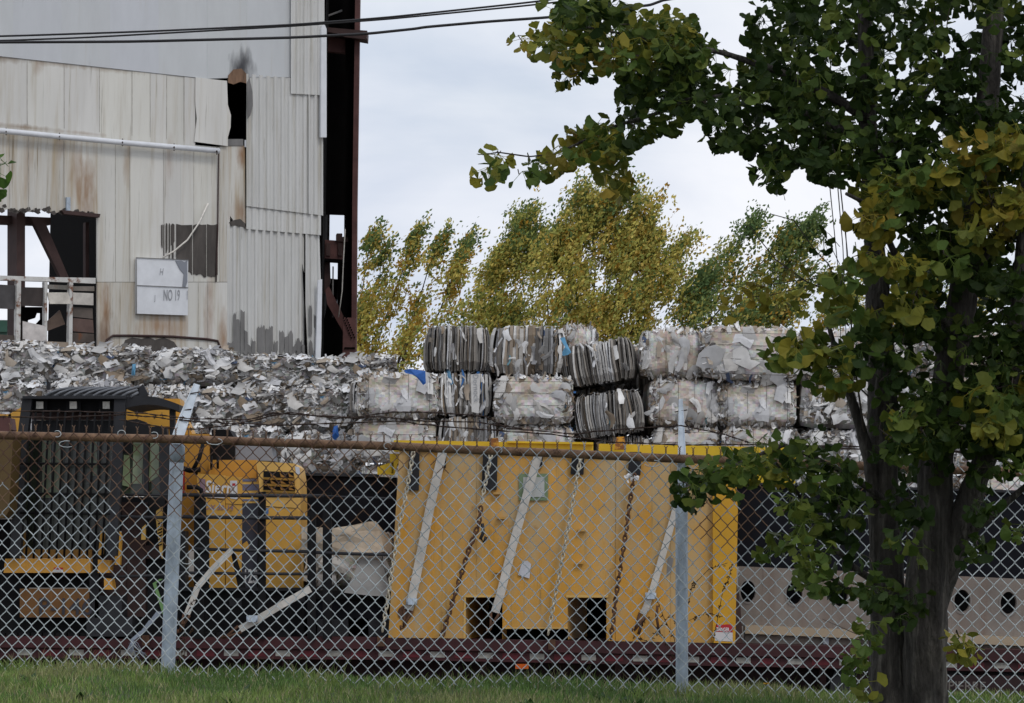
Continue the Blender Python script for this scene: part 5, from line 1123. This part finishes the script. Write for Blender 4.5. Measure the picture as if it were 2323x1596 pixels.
# tie wires
for px, py, s_ in ((130, 985, 1), (152, 1008, 2), (276, 984, 1), (350, 988, 1), (487, 1002, 2), (640, 995, 1), (880, 1012, 1), (1130, 1022, 1), (1480, 1052, 2), (1604, 1058, 1)):
    b = MB(); c = pt(px, py, fY(px) - .045); b.tube([c + Vector((.022 * s_ * math.cos(a * .6 + px), -.006, .018 * math.sin(a * .6 + px))) for a in range(8)], .0022, 4, col=GAL); b.build('tie_wire', Mt['fence_wire'], fc)
for px, py in ((424, 1260), (1556, 1425)):
    b = MB(); c = pt(px, py, fY(px) - .045); b.tube([c + Vector((.045 * math.cos(a * .5 + 1.8), -.006, .05 * math.sin(a * .5 + 1.8))) for a in range(9)], .0022, 4, col=GAL); b.build('tie_wire', Mt['fence_wire'], fc)
# dry weeds climbing at the fence
def weed(name, label, stems, seed, nl, px0, Yo=.25):
    rn = random.Random(seed); Y = fY(px0) + Yo; b = MB()
    base = pt(*stems[0][0], Y); t = thing(name, base, label, 'weed')
    for st_ in stems: b.tube([pt(x, y, Y + rn.uniform(-.04, .04)) for x, y in st_], .0018, 4)
    b.build('stem', Mt['weed'], t); b = MB()
    for st_ in stems:
        for i in range(len(st_) - 1):
            for q in range(nl):
                tt = rn.random(); x, y = lerp(st_[i][0], st_[i + 1][0], tt), lerp(st_[i][1], st_[i + 1][1], tt); p = pt(x + rn.uniform(-3, 3), y + rn.uniform(-2, 4), Y + rn.uniform(-.04, .04))
                flap(b, rn, p, rn.uniform(.006, .014), .004, (rn.gauss(0, .6), -1, rn.gauss(0, .6)), (.06, .035, .022))
    b.build('dry_leaves', Mt['paper'], t)
weed('dry_weed', 'dead brown weed with shrivelled leaves around the nearer fence post', [[(1545, 1560), (1530, 1450), (1505, 1400), (1490, 1360)], [(1530, 1500), (1500, 1440), (1470, 1400), (1450, 1420)], [(1540, 1520), (1560, 1410), (1600, 1390), (1640, 1400)], [(1540, 1500), (1545, 1420), (1520, 1395), (1480, 1445)], [(1525, 1500), (1480, 1460), (1440, 1445)], [(1540, 1470), (1570, 1330), (1610, 1290), (1650, 1278)], [(1610, 1500), (1640, 1340), (1655, 1310), (1660, 1280)]], 3, 6, 1560)
weed('dry_weed', 'dead brown weed tangled at the foot of the farther fence post', [[(410, 1520), (412, 1450), (425, 1390), (440, 1360)], [(405, 1520), (408, 1470), (440, 1420)], [(418, 1520), (420, 1430), (400, 1400)]], 5, 4, 420)
# ------------------------------------------------------------------ overhead cables
def cable(label, pts, Y, r_):
    b = MB(); P = []
    for i in range(len(pts) - 1):
        for q in range(6): P.append(pt(lerp(pts[i][0], pts[i + 1][0], q / 6), lerp(pts[i][1], pts[i + 1][1], q / 6), Y))
    P.append(pt(*pts[-1], Y)); sm = [P[0]] + [(P[i - 1] + P[i] * 2 + P[i + 1]) / 4 for i in range(1, len(P) - 1)] + [P[-1]]
    b.tube(sm, r_, 6); tag(b.build('overhead_cable', Mt['cable']), label, 'cable', 'overhead cables')
cable('thin upper overhead cable crossing in front of the mill wall', [(-500, 90), (0, 83), (330, 72), (660, 57), (880, 40), (1230, 3), (1500, -40), (2600, -240)], 34, .012)
cable('second overhead cable, joining the upper one above the corrugated siding', [(-500, 98), (0, 93), (190, 86), (660, 60), (880, 44), (1238, 9), (1500, -28), (2600, -220)], 34.2, .011)
cable('thickest overhead cable, the lowest one, running into the ginkgo', [(-500, 100), (0, 96.5), (300, 95), (660, 86), (835, 77), (940, 66), (965, 62), (1100, 50), (1230, 41), (1360, 30), (1440, 16), (1475, 12), (1510, -1), (2600, -160)], 33.5, .0165)
# ------------------------------------------------------------------ background trees
def leaf_quad(b, rn, c, s_, col, sl):
    n = Vector((rn.gauss(0, 1), rn.gauss(-.4, 1), rn.gauss(.2, 1))).normalized(); t = (sl + Vector((rn.gauss(0, .5), rn.gauss(0, .5), rn.gauss(0, .5)))).normalized(); n = (n - t * n.dot(t)).normalized(); s2 = n.cross(t)
    w_ = s_ * rn.uniform(.5, .75)
    b.add([c - t * s_ * .5, c + s2 * w_ * .45 + n * s_ * .1, c + t * s_ * .6, c - s2 * w_ * .45 + n * s_ * .1], [(0, 1, 2, 3)], col)
YEL = [(.62, .53, .14), (.66, .55, .15), (.55, .50, .12), (.65, .48, .13)]
OLV = [(.44, .44, .12), (.38, .41, .11), (.50, .47, .13), (.33, .37, .10)]
GRN = [(.13, .20, .075), (.17, .24, .085), (.11, .18, .07), (.21, .27, .09)]
ORG = [(.52, .30, .05), (.50, .33, .06), (.44, .27, .05)]
def bg_tree(label, trunk, plumes, Y, mix, seed):
    rn = random.Random(seed); base = pt(*trunk[0], Y); base.z = YARD - .1
    t = thing('poplar_tree', base, label, 'tree', 'windblown trees behind the bales')
    P = [base] + [pt(x, y, Y) for x, y in trunk]; k = len(P)
    b = MB(); b.tube(P, [lerp(.09, .02, i / (k - 1)) for i in range(k)], 7); tk = b.build('trunk', Mt['twig'], t)
    b = MB(); br = MB()
    for (axis, wd, n, top) in plumes:
        A = [pt(x, y, Y + rn.uniform(-.8, .8)) for x, y in axis]; m_ = len(A) - 1
        br.tube(A, [lerp(.028, .006, i / m_) for i in range(m_ + 1)], 5)
        for q in range(int(n * 1.5)):
            u = rn.random() ** .85; i = min(m_ - 1, int(u * m_)); c = lerp(A[i], A[i + 1], u * m_ - i)
            W = wd / 77.5 * (1 - .72 * u) * (.5 + .5 * min(1, u * 5)) * 1.12
            off = Vector((rn.gauss(0, .42), rn.gauss(0, .6), rn.gauss(0, .42))) * W
            if noise.noise((c.x + off.x, c.z + off.z, seed)) * 1.0 + noise.noise(((c.x + off.x) * 2.6, (c.z + off.z) * 2.6, seed)) * .8 < -.24: continue
            c = c + off
            g_ = rn.random(); pal = GRN if (u > .72 and rn.random() < top) else rn.choices([YEL, OLV, GRN, ORG], mix)[0]
            cl = rn.choice(pal)
            ln_ = rn.uniform(.2, .75); sl = Vector((rn.uniform(.3, .85), rn.uniform(-.3, .3), rn.uniform(.45, 1))).normalized()
            for z in range(rn.randint(7, 12)):      # a twig of leaves streaming up and to the right
                v = c + sl * ln_ * rn.uniform(-.3, 1) + Vector((rn.gauss(0, .055), rn.gauss(0, .08), rn.gauss(0, .055)))
                leaf_quad(b, rn, v, rn.uniform(.075, .15), kmul(cl if rn.random() < .7 else rn.choice(pal), rn.uniform(.75, 1.2)), sl)
    br.build('branches', Mt['twig'], t); b.build('crown', Mt['poplar'], t)
bg_tree('slim yellow poplar with two bent plumes beside the rusty steel column', [(800, 860), (822, 700)], [([(812, 840), (815, 700), (838, 560), (842, 545)], 40, 130, .5), ([(835, 860), (868, 740), (915, 610), (944, 528)], 38, 190, .6), ([(800, 850), (830, 740), (858, 650), (870, 562)], 42, 150, .5), ([(780, 850), (812, 760), (820, 640)], 42, 90, .3)], 84, [5, 3, .8, 2.0], 1)
bg_tree('yellow and orange poplar with two plumes between the column and the tall bale stack', [(905, 850), (930, 760)], [([(900, 830), (945, 700), (975, 600), (1004, 534)], 40, 190, .6), ([(950, 810), (1000, 700), (1030, 620), (1058, 546)], 40, 190, .7), ([(900, 840), (915, 790), (940, 740)], 60, 110, 0)], 83, [5, 2.5, .6, 2.6], 2)
bg_tree('green and yellow tree whose pointed top rises left of the tallest crown', [(1080, 860), (1120, 720)], [([(1075, 790), (1110, 680), (1160, 570), (1192, 488)], 95, 420, .5), ([(1050, 760), (1080, 690), (1120, 610), (1150, 560)], 90, 300, .3), ([(1120, 800), (1160, 700), (1200, 600), (1215, 540)], 95, 340, .3), ([(1060, 800), (1110, 760), (1180, 720)], 90, 260, .1)], 88, [4, 4.5, 1, .6], 3)
bg_tree('broadest and tallest yellow green tree, behind the tall stack of bales', [(1330, 900), (1345, 720), (1350, 600)], [([(1290, 760), (1290, 640), (1305, 520), (1316, 434)], 88, 420, .3), ([(1330, 740), (1340, 620), (1350, 520), (1352, 490)], 125, 520, .1), ([(1360, 730), (1385, 620), (1405, 510), (1412, 444)], 120, 560, .3), ([(1400, 740), (1440, 640), (1470, 540), (1492, 474)], 100, 460, .2), ([(1420, 770), (1480, 680), (1520, 610), (1546, 560)], 85, 380, .1), ([(1250, 770), (1240, 680), (1255, 590), (1275, 510)], 100, 430, .2), ([(1290, 800), (1380, 750), (1480, 740)], 100, 460, 0), ([(1370, 700), (1430, 610), (1450, 540)], 115, 420, 0)], 86, [5.4, 3.4, .7, .7], 4)
bg_tree('dark green windblown tree rising behind the bare ginkgo twigs', [(1620, 880), (1650, 740)], [([(1560, 740), (1600, 650), (1670, 570), (1706, 506)], 70, 280, 1), ([(1600, 740), (1680, 650), (1760, 560), (1800, 540)], 80, 300, 1), ([(1650, 760), (1740, 660), (1820, 560), (1848, 500)], 70, 290, 1), ([(1540, 760), (1560, 690), (1600, 630)], 80, 220, .8), ([(1700, 760), (1780, 690), (1860, 620)], 80, 240, .6), ([(1550, 790), (1680, 730), (1800, 700)], 90, 360, 0)], 85, [1.5, 3.2, 4.5, .9], 5)
bg_tree('low green tree seen between the ginkgo trunks', [(1900, 880), (1960, 760)], [([(1850, 780), (1910, 700), (1960, 620)], 80, 200, .6), ([(1950, 790), (2050, 700), (2120, 620)], 90, 260, .6), ([(2050, 800), (2200, 700), (2300, 640)], 95, 260, .6)], 87, [2, 3, 3, .5], 6)

# ------------------------------------------------------------------ ginkgo in front
DK = [(.026, .048, .011), (.020, .040, .009), (.034, .060, .012), (.045, .072, .014)]  # leaf green darkened to paint in the backlit, silhouetted crown
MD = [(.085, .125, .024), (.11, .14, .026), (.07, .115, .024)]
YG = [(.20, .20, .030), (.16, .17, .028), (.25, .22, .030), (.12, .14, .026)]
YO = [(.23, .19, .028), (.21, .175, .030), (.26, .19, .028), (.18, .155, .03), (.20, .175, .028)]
def leaf(b, p, d, n, s_, col, rn):
    """one ginkgo fan: stem point, wedge and wavy notched rim"""
    d = d.normalized(); n = (n - d * n.dot(d))
    if n.length < 1e-4: n = d.orthogonal()
    n.normalize(); t = d.cross(n); half = rn.uniform(.80, 1.30); notch = rn.choice((.6, .85, .93, .97)); cup = rn.uniform(-.45, .5); v = [p]
    K = 10
    for i in range(K + 1):
        q = (i / K - .5) * 2; a = q * half; r_ = s_ * rn.uniform(.94, 1.04) * (notch if i == K // 2 else 1) * (1 - .14 * q * q)
        v.append(p + d * math.cos(a) * r_ + t * math.sin(a) * r_ + n * (cup * s_ * (q * q - .35) + s_ * rn.uniform(-.03, .03)))
    b.add(v, [(0, i + 1, i + 2) for i in range(K)], col)
def petiole(b, a, c, col):
    s_ = (c - a).cross(Vector((0, 1, 0)))
    if s_.length < 1e-6: s_ = Vector((1, 0, 0))
    s_ = s_.normalized() * .0011; b.add([a - s_, a + s_, c + s_ * .8, c - s_ * .8], [(0, 1, 2, 3)], col)
def spur(b, p, rn, pal, n, size=.047, droop=.45):
    for k in range(n):
        d = Vector((rn.gauss(0, 1), rn.gauss(-.15, .8), rn.gauss(-droop, .75))).normalized(); l_ = rn.uniform(.028, .06)
        c = kmul(rn.choice(pal), rn.uniform(.8, 1.2)); e = p + d * l_ + Vector((0, 0, -.012)); petiole(b, p, e, kmul(c, 1.2))
        leaf(b, e, d + Vector((0, 0, -rn.uniform(0, .5))), Vector((rn.gauss(0, .8), rn.gauss(-.55, .7), rn.gauss(.65, .7))), size * rn.uniform(.7, 1.15), c, rn)
gb = pt(2070, 1598, 13.0); gb.z = ground_z(gb.x, gb.y)
gk = thing('ginkgo_tree', gb, 'ginkgo with two dark trunks and green to yellow leaves before the fence', 'tree')
def limb(name, pts, Y0, Y1, wpx, n=12, parent=None, mt='bark', rough=.15):
    P = []; k = len(pts)
    for i in range(k - 1):
        for q in range(12): u = (i + q / 12) / (k - 1); P.append((lerp(Vector((*pts[i], 0)), Vector((*pts[i + 1], 0)), q / 12), u, lerp(wpx[i], wpx[i + 1], q / 12)))
    P.append((Vector((*pts[-1], 0)), 1, wpx[-1])); b = MB(); Q = []; rr = []
    for v, u, w_ in P: Y = lerp(Y0, Y1, u); Q.append(pt(v.x, v.y, Y)); rr.append(w_ / F * Y / 2)
    Q0 = Q; Q = [Q[0]] + [(Q[i - 1] + 2 * Q[i] + Q[i + 1]) / 4 for i in range(1, len(Q) - 1)] + [Q[-1]]
    b.tube(Q, rr, n)
    for i, v in enumerate(b.v):
        fur = noise.noise((math.cos(2 * math.pi * (i % n) / n) * 3.5, math.sin(2 * math.pi * (i % n) / n) * 3.5, v[2] * 1.6 + wpx[0])) * (.5 if n > 20 else 0)
        c = Q[min(i // n, len(Q) - 1)]; d = Vector(v) - c; q = noise.noise((v[0] * 9, v[1] * 9, v[2] * 2.2)) + .9 * noise.noise((v[0] * 30, v[1] * 30, v[2] * 9)) + .4 * noise.noise((v[0] * 70, v[1] * 70, v[2] * 14)); b.v[i] = tuple(c + d * (1 + rough * (q + fur)))
    return b.build(name, Mt[mt], parent or gk)
t1 = limb('trunk', [(2022, 1640), (2020, 1596), (2012, 1480), (2010, 1300), (2000, 1100), (2002, 900), (1992, 700), (1982, 520), (1968, 250), (1958, -40), (1950, -420)], 13.0, 13.1, [120, 98, 84, 71, 70, 67, 58, 49, 38, 27, 14], 44)
t2 = limb('trunk', [(2098, 1640), (2098, 1596), (2098, 1480), (2104, 1330), (2118, 1180), (2124, 1040), (2148, 880), (2185, 680), (2228, 400), (2262, -40), (2290, -620)], 12.95, 12.75, [120, 96, 96, 98, 82, 78, 74, 68, 56, 44, 18], 44)
t3 = limb('limb', [(2110, 1400), (2150, 1270), (2196, 1140), (2248, 1010), (2290, 860), (2318, 600), (2340, 300)], 12.95, 12.6, [60, 62, 56, 50, 42, 35, 28], 28)
limb('limb', [(1985, 1130), (1972, 1040), (1940, 930), (1905, 830), (1880, 740)], 13.0, 12.9, [34, 30, 22, 16, 10], 8)
limb('limb', [(1968, 270), (1880, 215), (1760, 160), (1640, 120), (1480, 90), (1330, 62)], 13.05, 12.6, [26, 22, 17, 13, 9, 5], 8)
limb('limb', [(1972, 330), (1860, 270), (1740, 225), (1640, 218), (1560, 228), (1480, 262), (1400, 285), (1330, 318), (1260, 350), (1200, 356), (1130, 346), (1095, 352)], 13.05, 12.5, [22, 19, 15, 13, 11, 9, 8, 6, 5, 3.6, 3, 2], 7)
limb('limb', [(2000, 1130), (1930, 1080), (1850, 1040), (1780, 1010), (1700, 1040), (1600, 1090), (1555, 1105)], 12.9, 12.4, [16, 13, 11, 9, 7, 5, 3], 7)
limb('limb', [(2000, 1330), (1940, 1290), (1880, 1230), (1830, 1150), (1790, 1090), (1760, 1050)], 12.9, 12.5, [18, 15, 12, 9, 7, 5], 7)
limb('limb', [(1985, 1370), (1930, 1340), (1880, 1310), (1830, 1290)], 12.9, 12.6, [13, 10, 7, 4], 6)
limb('limb', [(2160, 1240), (2240, 1180), (2330, 1100), (2400, 1060)], 12.9, 12.5, [22, 17, 13, 10], 7)
limb('limb', [(2280, -60), (2440, -140), (2580, -160)], 12.75, 12.9, [24, 16, 6], 7)
limb('limb', [(2262, 0), (2100, -300), (1900, -500), (1760, -560)], 12.75, 13.1, [26, 20, 12, 5], 7)
limb('limb', [(1958, -60), (1800, -200), (1620, -260)], 13.1, 12.9, [18, 12, 5], 7)
limb('limb', [(2320, 520), (2480, 380), (2640, 320)], 12.6, 12.8, [24, 14, 6], 7)
limb('limb', [(2170, 760), (2060, 640), (1980, 470), (1920, 440)], 12.75, 12.3, [24, 18, 12, 8], 7)
limb('limb', [(2200, 640), (2280, 500), (2340, 420), (2420, 380)], 12.75, 12.2, [26, 20, 14, 10], 7)
limb('limb', [(1975, 400), (2060, 260), (2160, 140), (2300, 60)], 13.1, 13.5, [26, 20, 15, 10], 7)
# suckers and bare twigs left of the trunk
b = MB()
for pts, w_ in [([(1872, 300), (1880, 400), (1890, 500), (1900, 600), (1905, 720), (1910, 860)], 3.0), ([(1890, 310), (1900, 420), (1912, 560), (1918, 700), (1920, 880)], 3.2), ([(1895, 300), (1908, 440), (1922, 570), (1930, 720), (1938, 860)], 3.6), ([(1868, 360), (1873, 372), (1905, 372)], 1.6),
                ([(1960, 980), (1935, 800), (1925, 640), (1918, 520)], 5), ([(1985, 820), (1940, 740), (1910, 680), (1880, 600), (1850, 570), (1800, 500), (1748, 486)], 4.4), ([(1925, 740), (1880, 660), (1830, 640), (1760, 590), (1720, 540), (1700, 512)], 4.2), ([(1890, 640), (1810, 655), (1740, 672), (1640, 680)], 3), ([(1870, 630), (1790, 640), (1720, 650), (1680, 646)], 2.4), ([(1830, 640), (1790, 622), (1770, 590)], 1.8), ([(1905, 600), (1885, 560), (1870, 540)], 2), ([(1930, 700), (1960, 640), (1975, 600)], 2), ([(1905, 560), (1880, 530), (1850, 520)], 1.8), ([(1845, 745), (1800, 780), (1740, 760)], 1.6), ([(1970, 900), (1920, 850), (1850, 815), (1800, 790)], 4),
                ([(1945, 1440), (1900, 1420), (1865, 1405)], 2), ([(2075, 1180), (2060, 1110), (2040, 1060)], 2), ([(2130, 150), (2120, 60), (2115, -20)], 3), ([(2140, 140), (2150, 40), (2165, -30)], 3), ([(2230, 200), (2235, 90), (2240, -20)], 4)]:
    b = MB(); Y = 12.8; k = len(pts); b.tube([pt(x, y, Y + .03 * i) for i, (x, y) in enumerate(pts)], [lerp(w_, w_ * .5, i / (k - 1)) / F * Y / 2 for i in range(k)], 5); b.build('twig', Mt['twig'], gk)
rn = random.Random(21)
b = MB(); tw = MB()
def cluster(px, py, Y, pal, n, size=.047, droop=.45, twig=False, root=None):
    p = pt(px, py, Y); spur(b, p, rn, pal, n, size, droop)
    if root is not None:
        tw.tube([root, lerp(root, p, .5) + Vector((rn.uniform(-.02, .02), 0, rn.uniform(-.02, .02))), p], [.0028, .0022, .0013], 4, cap=False)
def blob(cx, cy, rx, ry, n, pal, Y=(12.3, 13.3), leaves=(5, 9), size=.047, droop=.45):
    root = pt(cx, cy, (Y[0] + Y[1]) / 2)
    for k in range(n):
        a = rn.uniform(0, 6.283); r_ = math.sqrt(rn.random()); x, y = cx + rx * r_ * math.cos(a), cy + ry * r_ * math.sin(a)
        pl = pal if not isinstance(pal[0], list) else rn.choice(pal)
        cluster(x, y, rn.uniform(*Y), pl, rn.randint(*leaves), size, droop, root=root if rn.random() < .5 else None)
def inpoly(x, y, P):
    r_ = False; j = len(P) - 1
    for i in range(len(P)):
        if (P[i][1] > y) != (P[j][1] > y) and x < (P[j][0] - P[i][0]) * (y - P[i][1]) / (P[j][1] - P[i][1]) + P[i][0]: r_ = not r_
        j = i
    return r_
def region(P, n, palf, Y=(12.4, 13.8), thr=-.22, fs=.013, seed=1, leaves=(5, 8), size=.047):
    xs_ = [p[0] for p in P]; ys_ = [p[1] for p in P]; k = 0; g_ = 0
    while k < n and g_ < n * 20:
        g_ += 1; x, y = rn.uniform(min(xs_), max(xs_)), rn.uniform(min(ys_), max(ys_))
        if not inpoly(x, y, P): continue
        if noise.noise((x * fs, y * fs, seed)) + .5 * noise.noise((x * fs * 2.5, y * fs * 2.5, seed + 4)) < thr: continue
        cluster(x, y, rn.uniform(*Y), palf(x, y), rn.randint(*leaves), size); k += 1
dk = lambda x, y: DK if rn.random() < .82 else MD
# upper crown and the right hand mass
region([(1545, 85), (1700, 85), (1735, 20), (1760, -60), (2480, -60), (2480, 360), (2200, 390), (2050, 390), (1960, 390), (1905, 350), (1870, 310), (1800, 290), (1740, 260), (1680, 235), (1640, 215), (1570, 195), (1515, 150)], 650, dk, thr=-.28, seed=1)
region([(1950, 380), (2480, 340), (2480, 1010), (2270, 1000), (2200, 940), (2140, 760), (2080, 640), (1990, 560), (1965, 470)], 400, lambda x, y: DK if rn.random() < .8 else MD, thr=-.20, seed=2)
region([(2200, 760), (2480, 720), (2480, 1010), (2260, 1010)], 90, dk, seed=9, thr=-.6)
region([(2030, 590), (2180, 560), (2200, 900), (2060, 900)], 44, dk, thr=.0, seed=3)
region([(2030, 880), (2130, 860), (2140, 1060), (2050, 1060)], 26, dk, thr=-.3, seed=4)
region([(1500, -70), (1420, -260), (1560, -620), (1900, -900), (2300, -860), (2640, -520), (2760, 100), (2700, 700), (2570, 1000), (2490, 1000), (2490, -70)], 640, dk, Y=(12.2, 14.2), thr=-.3, seed=12)
for q in [(1265, 55, 40, 55, 13, [MD, YG]), (1330, 45, 55, 60, 22, [MD, DK]), (1300, 110, 45, 40, 14, [YO, MD]), (1400, 95, 60, 35, 18, [YO, MD, YG]), (1450, 60, 60, 30, 16, [YG, MD]), (1520, 60, 55, 30, 18, [YG, MD]), (1560, 110, 60, 45, 24, [MD, DK]), (1450, 130, 60, 30, 16, [MD, YO]), (1440, 185, 40, 28, 10, [DK, MD]), (1500, 170, 55, 40, 16, [MD, DK]), (1520, 205, 45, 30, 12, [DK]), (1360, 5, 60, 18, 12, [DK, MD]), (1310, 10, 50, 20, 10, [DK, MD]), (1230, 95, 30, 14, 3, [YG]), (1185, 95, 14, 18, 2, [YG, YO]), (1310, 165, 22, 18, 3, [YG, DK]), (1420, 230, 12, 18, 1, [DK]),
          (1600, 235, 45, 25, 14, [DK]), (1560, 245, 30, 18, 7, [DK, MD]), (1500, 255, 34, 18, 7, [DK, MD]), (1430, 280, 45, 22, 9, [DK, MD]), (1360, 295, 48, 26, 14, [MD, YG, YO]), (1390, 335, 38, 28, 9, [YG, YO, MD]), (1320, 320, 36, 24, 10, [MD, YG]), (1270, 345, 30, 16, 6, [YG, YO]), (1235, 372, 26, 16, 3, [MD]), (1385, 385, 26, 24, 6, [YG, YO]), (1410, 405, 14, 14, 2, [YG]), (1108, 375, 18, 16, 3, [YG, MD]), (1175, 385, 14, 12, 1, [MD]), (1130, 352, 22, 6, 2, [YG]),
          (1640, 290, 30, 18, 7, [DK, MD]), (1700, 290, 45, 24, 13, [DK]), (1770, 330, 50, 26, 15, [DK]), (1745, 375, 24, 16, 4, [DK, MD]), (1765, 392, 14, 10, 2, [DK]), (1840, 335, 40, 26, 12, [DK]), (1880, 370, 30, 24, 8, [DK])]:
    blob(q[0], q[1], q[2] * .88, q[3] * .85, max(1, round(q[4] * .85)), q[5])
# yellow green autumn sprays on the near side, caught light painted in
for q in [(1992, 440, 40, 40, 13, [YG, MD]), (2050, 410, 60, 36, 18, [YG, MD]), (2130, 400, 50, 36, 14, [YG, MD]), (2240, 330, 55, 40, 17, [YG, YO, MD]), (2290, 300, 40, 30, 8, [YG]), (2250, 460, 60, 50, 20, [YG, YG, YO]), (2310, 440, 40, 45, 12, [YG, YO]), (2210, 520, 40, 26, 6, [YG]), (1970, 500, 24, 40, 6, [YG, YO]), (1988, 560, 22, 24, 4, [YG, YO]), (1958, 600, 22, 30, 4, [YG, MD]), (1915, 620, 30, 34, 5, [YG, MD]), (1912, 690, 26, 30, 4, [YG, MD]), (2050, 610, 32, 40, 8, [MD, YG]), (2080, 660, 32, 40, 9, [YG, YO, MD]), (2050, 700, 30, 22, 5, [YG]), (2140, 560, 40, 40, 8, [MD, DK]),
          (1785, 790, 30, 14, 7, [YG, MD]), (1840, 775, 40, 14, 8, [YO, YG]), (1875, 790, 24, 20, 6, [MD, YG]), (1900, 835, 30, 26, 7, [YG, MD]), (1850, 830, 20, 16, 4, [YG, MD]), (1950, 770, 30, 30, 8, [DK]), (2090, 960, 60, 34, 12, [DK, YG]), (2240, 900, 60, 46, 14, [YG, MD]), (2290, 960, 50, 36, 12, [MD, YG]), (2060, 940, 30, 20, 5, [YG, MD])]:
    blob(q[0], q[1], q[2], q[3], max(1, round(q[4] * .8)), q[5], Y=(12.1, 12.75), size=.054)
for q in [(2050, 760, 60, 60, 15, [DK, MD]), (2000, 860, 50, 50, 9, [DK, MD]), (2110, 860, 50, 60, 12, [DK, MD]), (2270, 700, 70, 90, 22, [DK, DK, MD]), (2200, 950, 60, 50, 14, [DK, MD]), (2010, 985, 40, 40, 7, [DK, MD]), (2295, 840, 40, 90, 16, [DK, MD]), (2230, 820, 50, 60, 12, [DK]), (2150, 1000, 50, 40, 9, [DK, MD]), (1985, 720, 40, 40, 7, [MD, YG])]:
    blob(q[0], q[1], q[2], q[3], max(1, round(q[4] * .7)), q[5], Y=(12.3, 12.7))
# low sprays
for q in [(1568, 1105, 26, 26, 9, [MD, DK]), (1600, 1080, 34, 22, 9, [MD, DK]), (1650, 1060, 40, 24, 12, [MD]), (1640, 1105, 30, 14, 4, [MD]), (1700, 1035, 48, 26, 13, [MD]), (1722, 1002, 26, 16, 6, [MD]), (1740, 1060, 36, 20, 8, [MD, YG]), (1800, 1025, 36, 26, 10, [MD, DK]), (1850, 1010, 30, 24, 7, [MD, DK]), (1790, 1075, 36, 24, 7, [MD, YO]), (1870, 1050, 40, 30, 9, [DK, MD]), (1910, 1090, 40, 34, 10, [DK]), (1840, 1110, 44, 34, 9, [DK, MD]), (1900, 1150, 44, 34, 9, [DK, MD]), (1800, 1140, 30, 26, 6, [MD]), (1860, 1185, 40, 26, 8, [MD, DK]), (1800, 1190, 34, 28, 6, [MD]), (1770, 1225, 28, 20, 5, [MD]), (1930, 1200, 34, 28, 6, [DK]), (1850, 1230, 40, 22, 6, [MD, DK]), (1830, 1265, 40, 24, 8, [MD]), (1860, 1295, 40, 22, 7, [MD]), (1950, 1330, 44, 32, 13, [DK, MD]), (1990, 1345, 34, 26, 8, [DK]), (2060, 1340, 30, 26, 5, [DK]), (2060, 1395, 30, 24, 4, [DK, MD]), (1955, 1460, 26, 34, 7, [MD]), (1950, 1510, 20, 30, 4, [DK, MD]), (1970, 1535, 14, 12, 2, [YG]), (2170, 1430, 22, 26, 4, [YG, MD]), (2190, 1460, 16, 10, 2, [YG]), (2220, 1060, 50, 34, 8, [DK]), (2300, 1050, 40, 30, 8, [DK, MD]), (2230, 1140, 36, 30, 6, [DK]), (2215, 1230, 34, 30, 6, [DK]), (2310, 1190, 24, 24, 3, [MD]), (2050, 1130, 34, 40, 9, [DK]), (2060, 1230, 26, 40, 6, [DK, MD]), (1960, 1260, 26, 26, 4, [DK]), (1970, 1400, 16, 20, 2, [MD])]:
    blob(q[0], q[1], q[2], q[3], max(1, round(q[4] * .52)), q[5], Y=(12.2, 12.85))
for x, y, pl in [(1660, 650, YO), (1672, 662, YO), (1690, 658, YO), (1705, 640, YO), (1720, 664, YO), (1732, 640, YO), (1760, 668, YG), (1790, 610, YO), (1770, 650, YG), (1810, 650, YG), (1830, 672, YG), (1648, 684, YO), (1860, 530, DK), (1868, 545, DK), (1850, 620, YG), (1705, 620, YO)]:
    cluster(x, y, 12.8, pl, 3 if x < 1750 else 4, .042)
b.add(tw.v, tw.f, (.07, .055, .045), 1, True); b.build('crown', [Mt['leaf'], Mt['twig']], gk)
# second ginkgo whose spray enters at the left edge
g2 = pt(-330, 1560, 13.2); g2.z = ground_z(g2.x, g2.y)
gl = thing('ginkgo_sapling', g2, 'green ginkgo leaf spray of a second tree entering at the left edge', 'tree')
b = MB(); P = [g2, pt(-335, 1100, 13.2), pt(-320, 700, 13.2), pt(-300, 300, 13.2), pt(-290, 60, 13.2)]; b.tube(P, [.09, .075, .06, .045, .03], 10); b.build('trunk', Mt['bark'], gl)
b = MB(); b.tube([pt(-310, 480, 13.2), pt(-180, 420, 13.0), pt(-60, 385, 12.9), pt(0, 372, 12.85)], [.02, .014, .008, .003], 6); b.build('limb', Mt['twig'], gl)
b = MB(); LG = [(.07, .14, .022), (.09, .16, .025), (.055, .11, .02)]
for x, y, n in [(-12, 350, 4), (2, 372, 3), (-4, 392, 4), (-14, 410, 4), (-40, 380, 6), (-70, 400, 6), (-110, 400, 7), (-160, 430, 7), (-200, 440, 7), (-250, 470, 7), (-280, 300, 8), (-330, 250, 8), (-300, 150, 8), (-250, 200, 8), (-350, 380, 8)]: spur(b, pt(x, y, 12.9), rn, LG, n, .056)
b.build('crown', Mt['leaf'], gl)
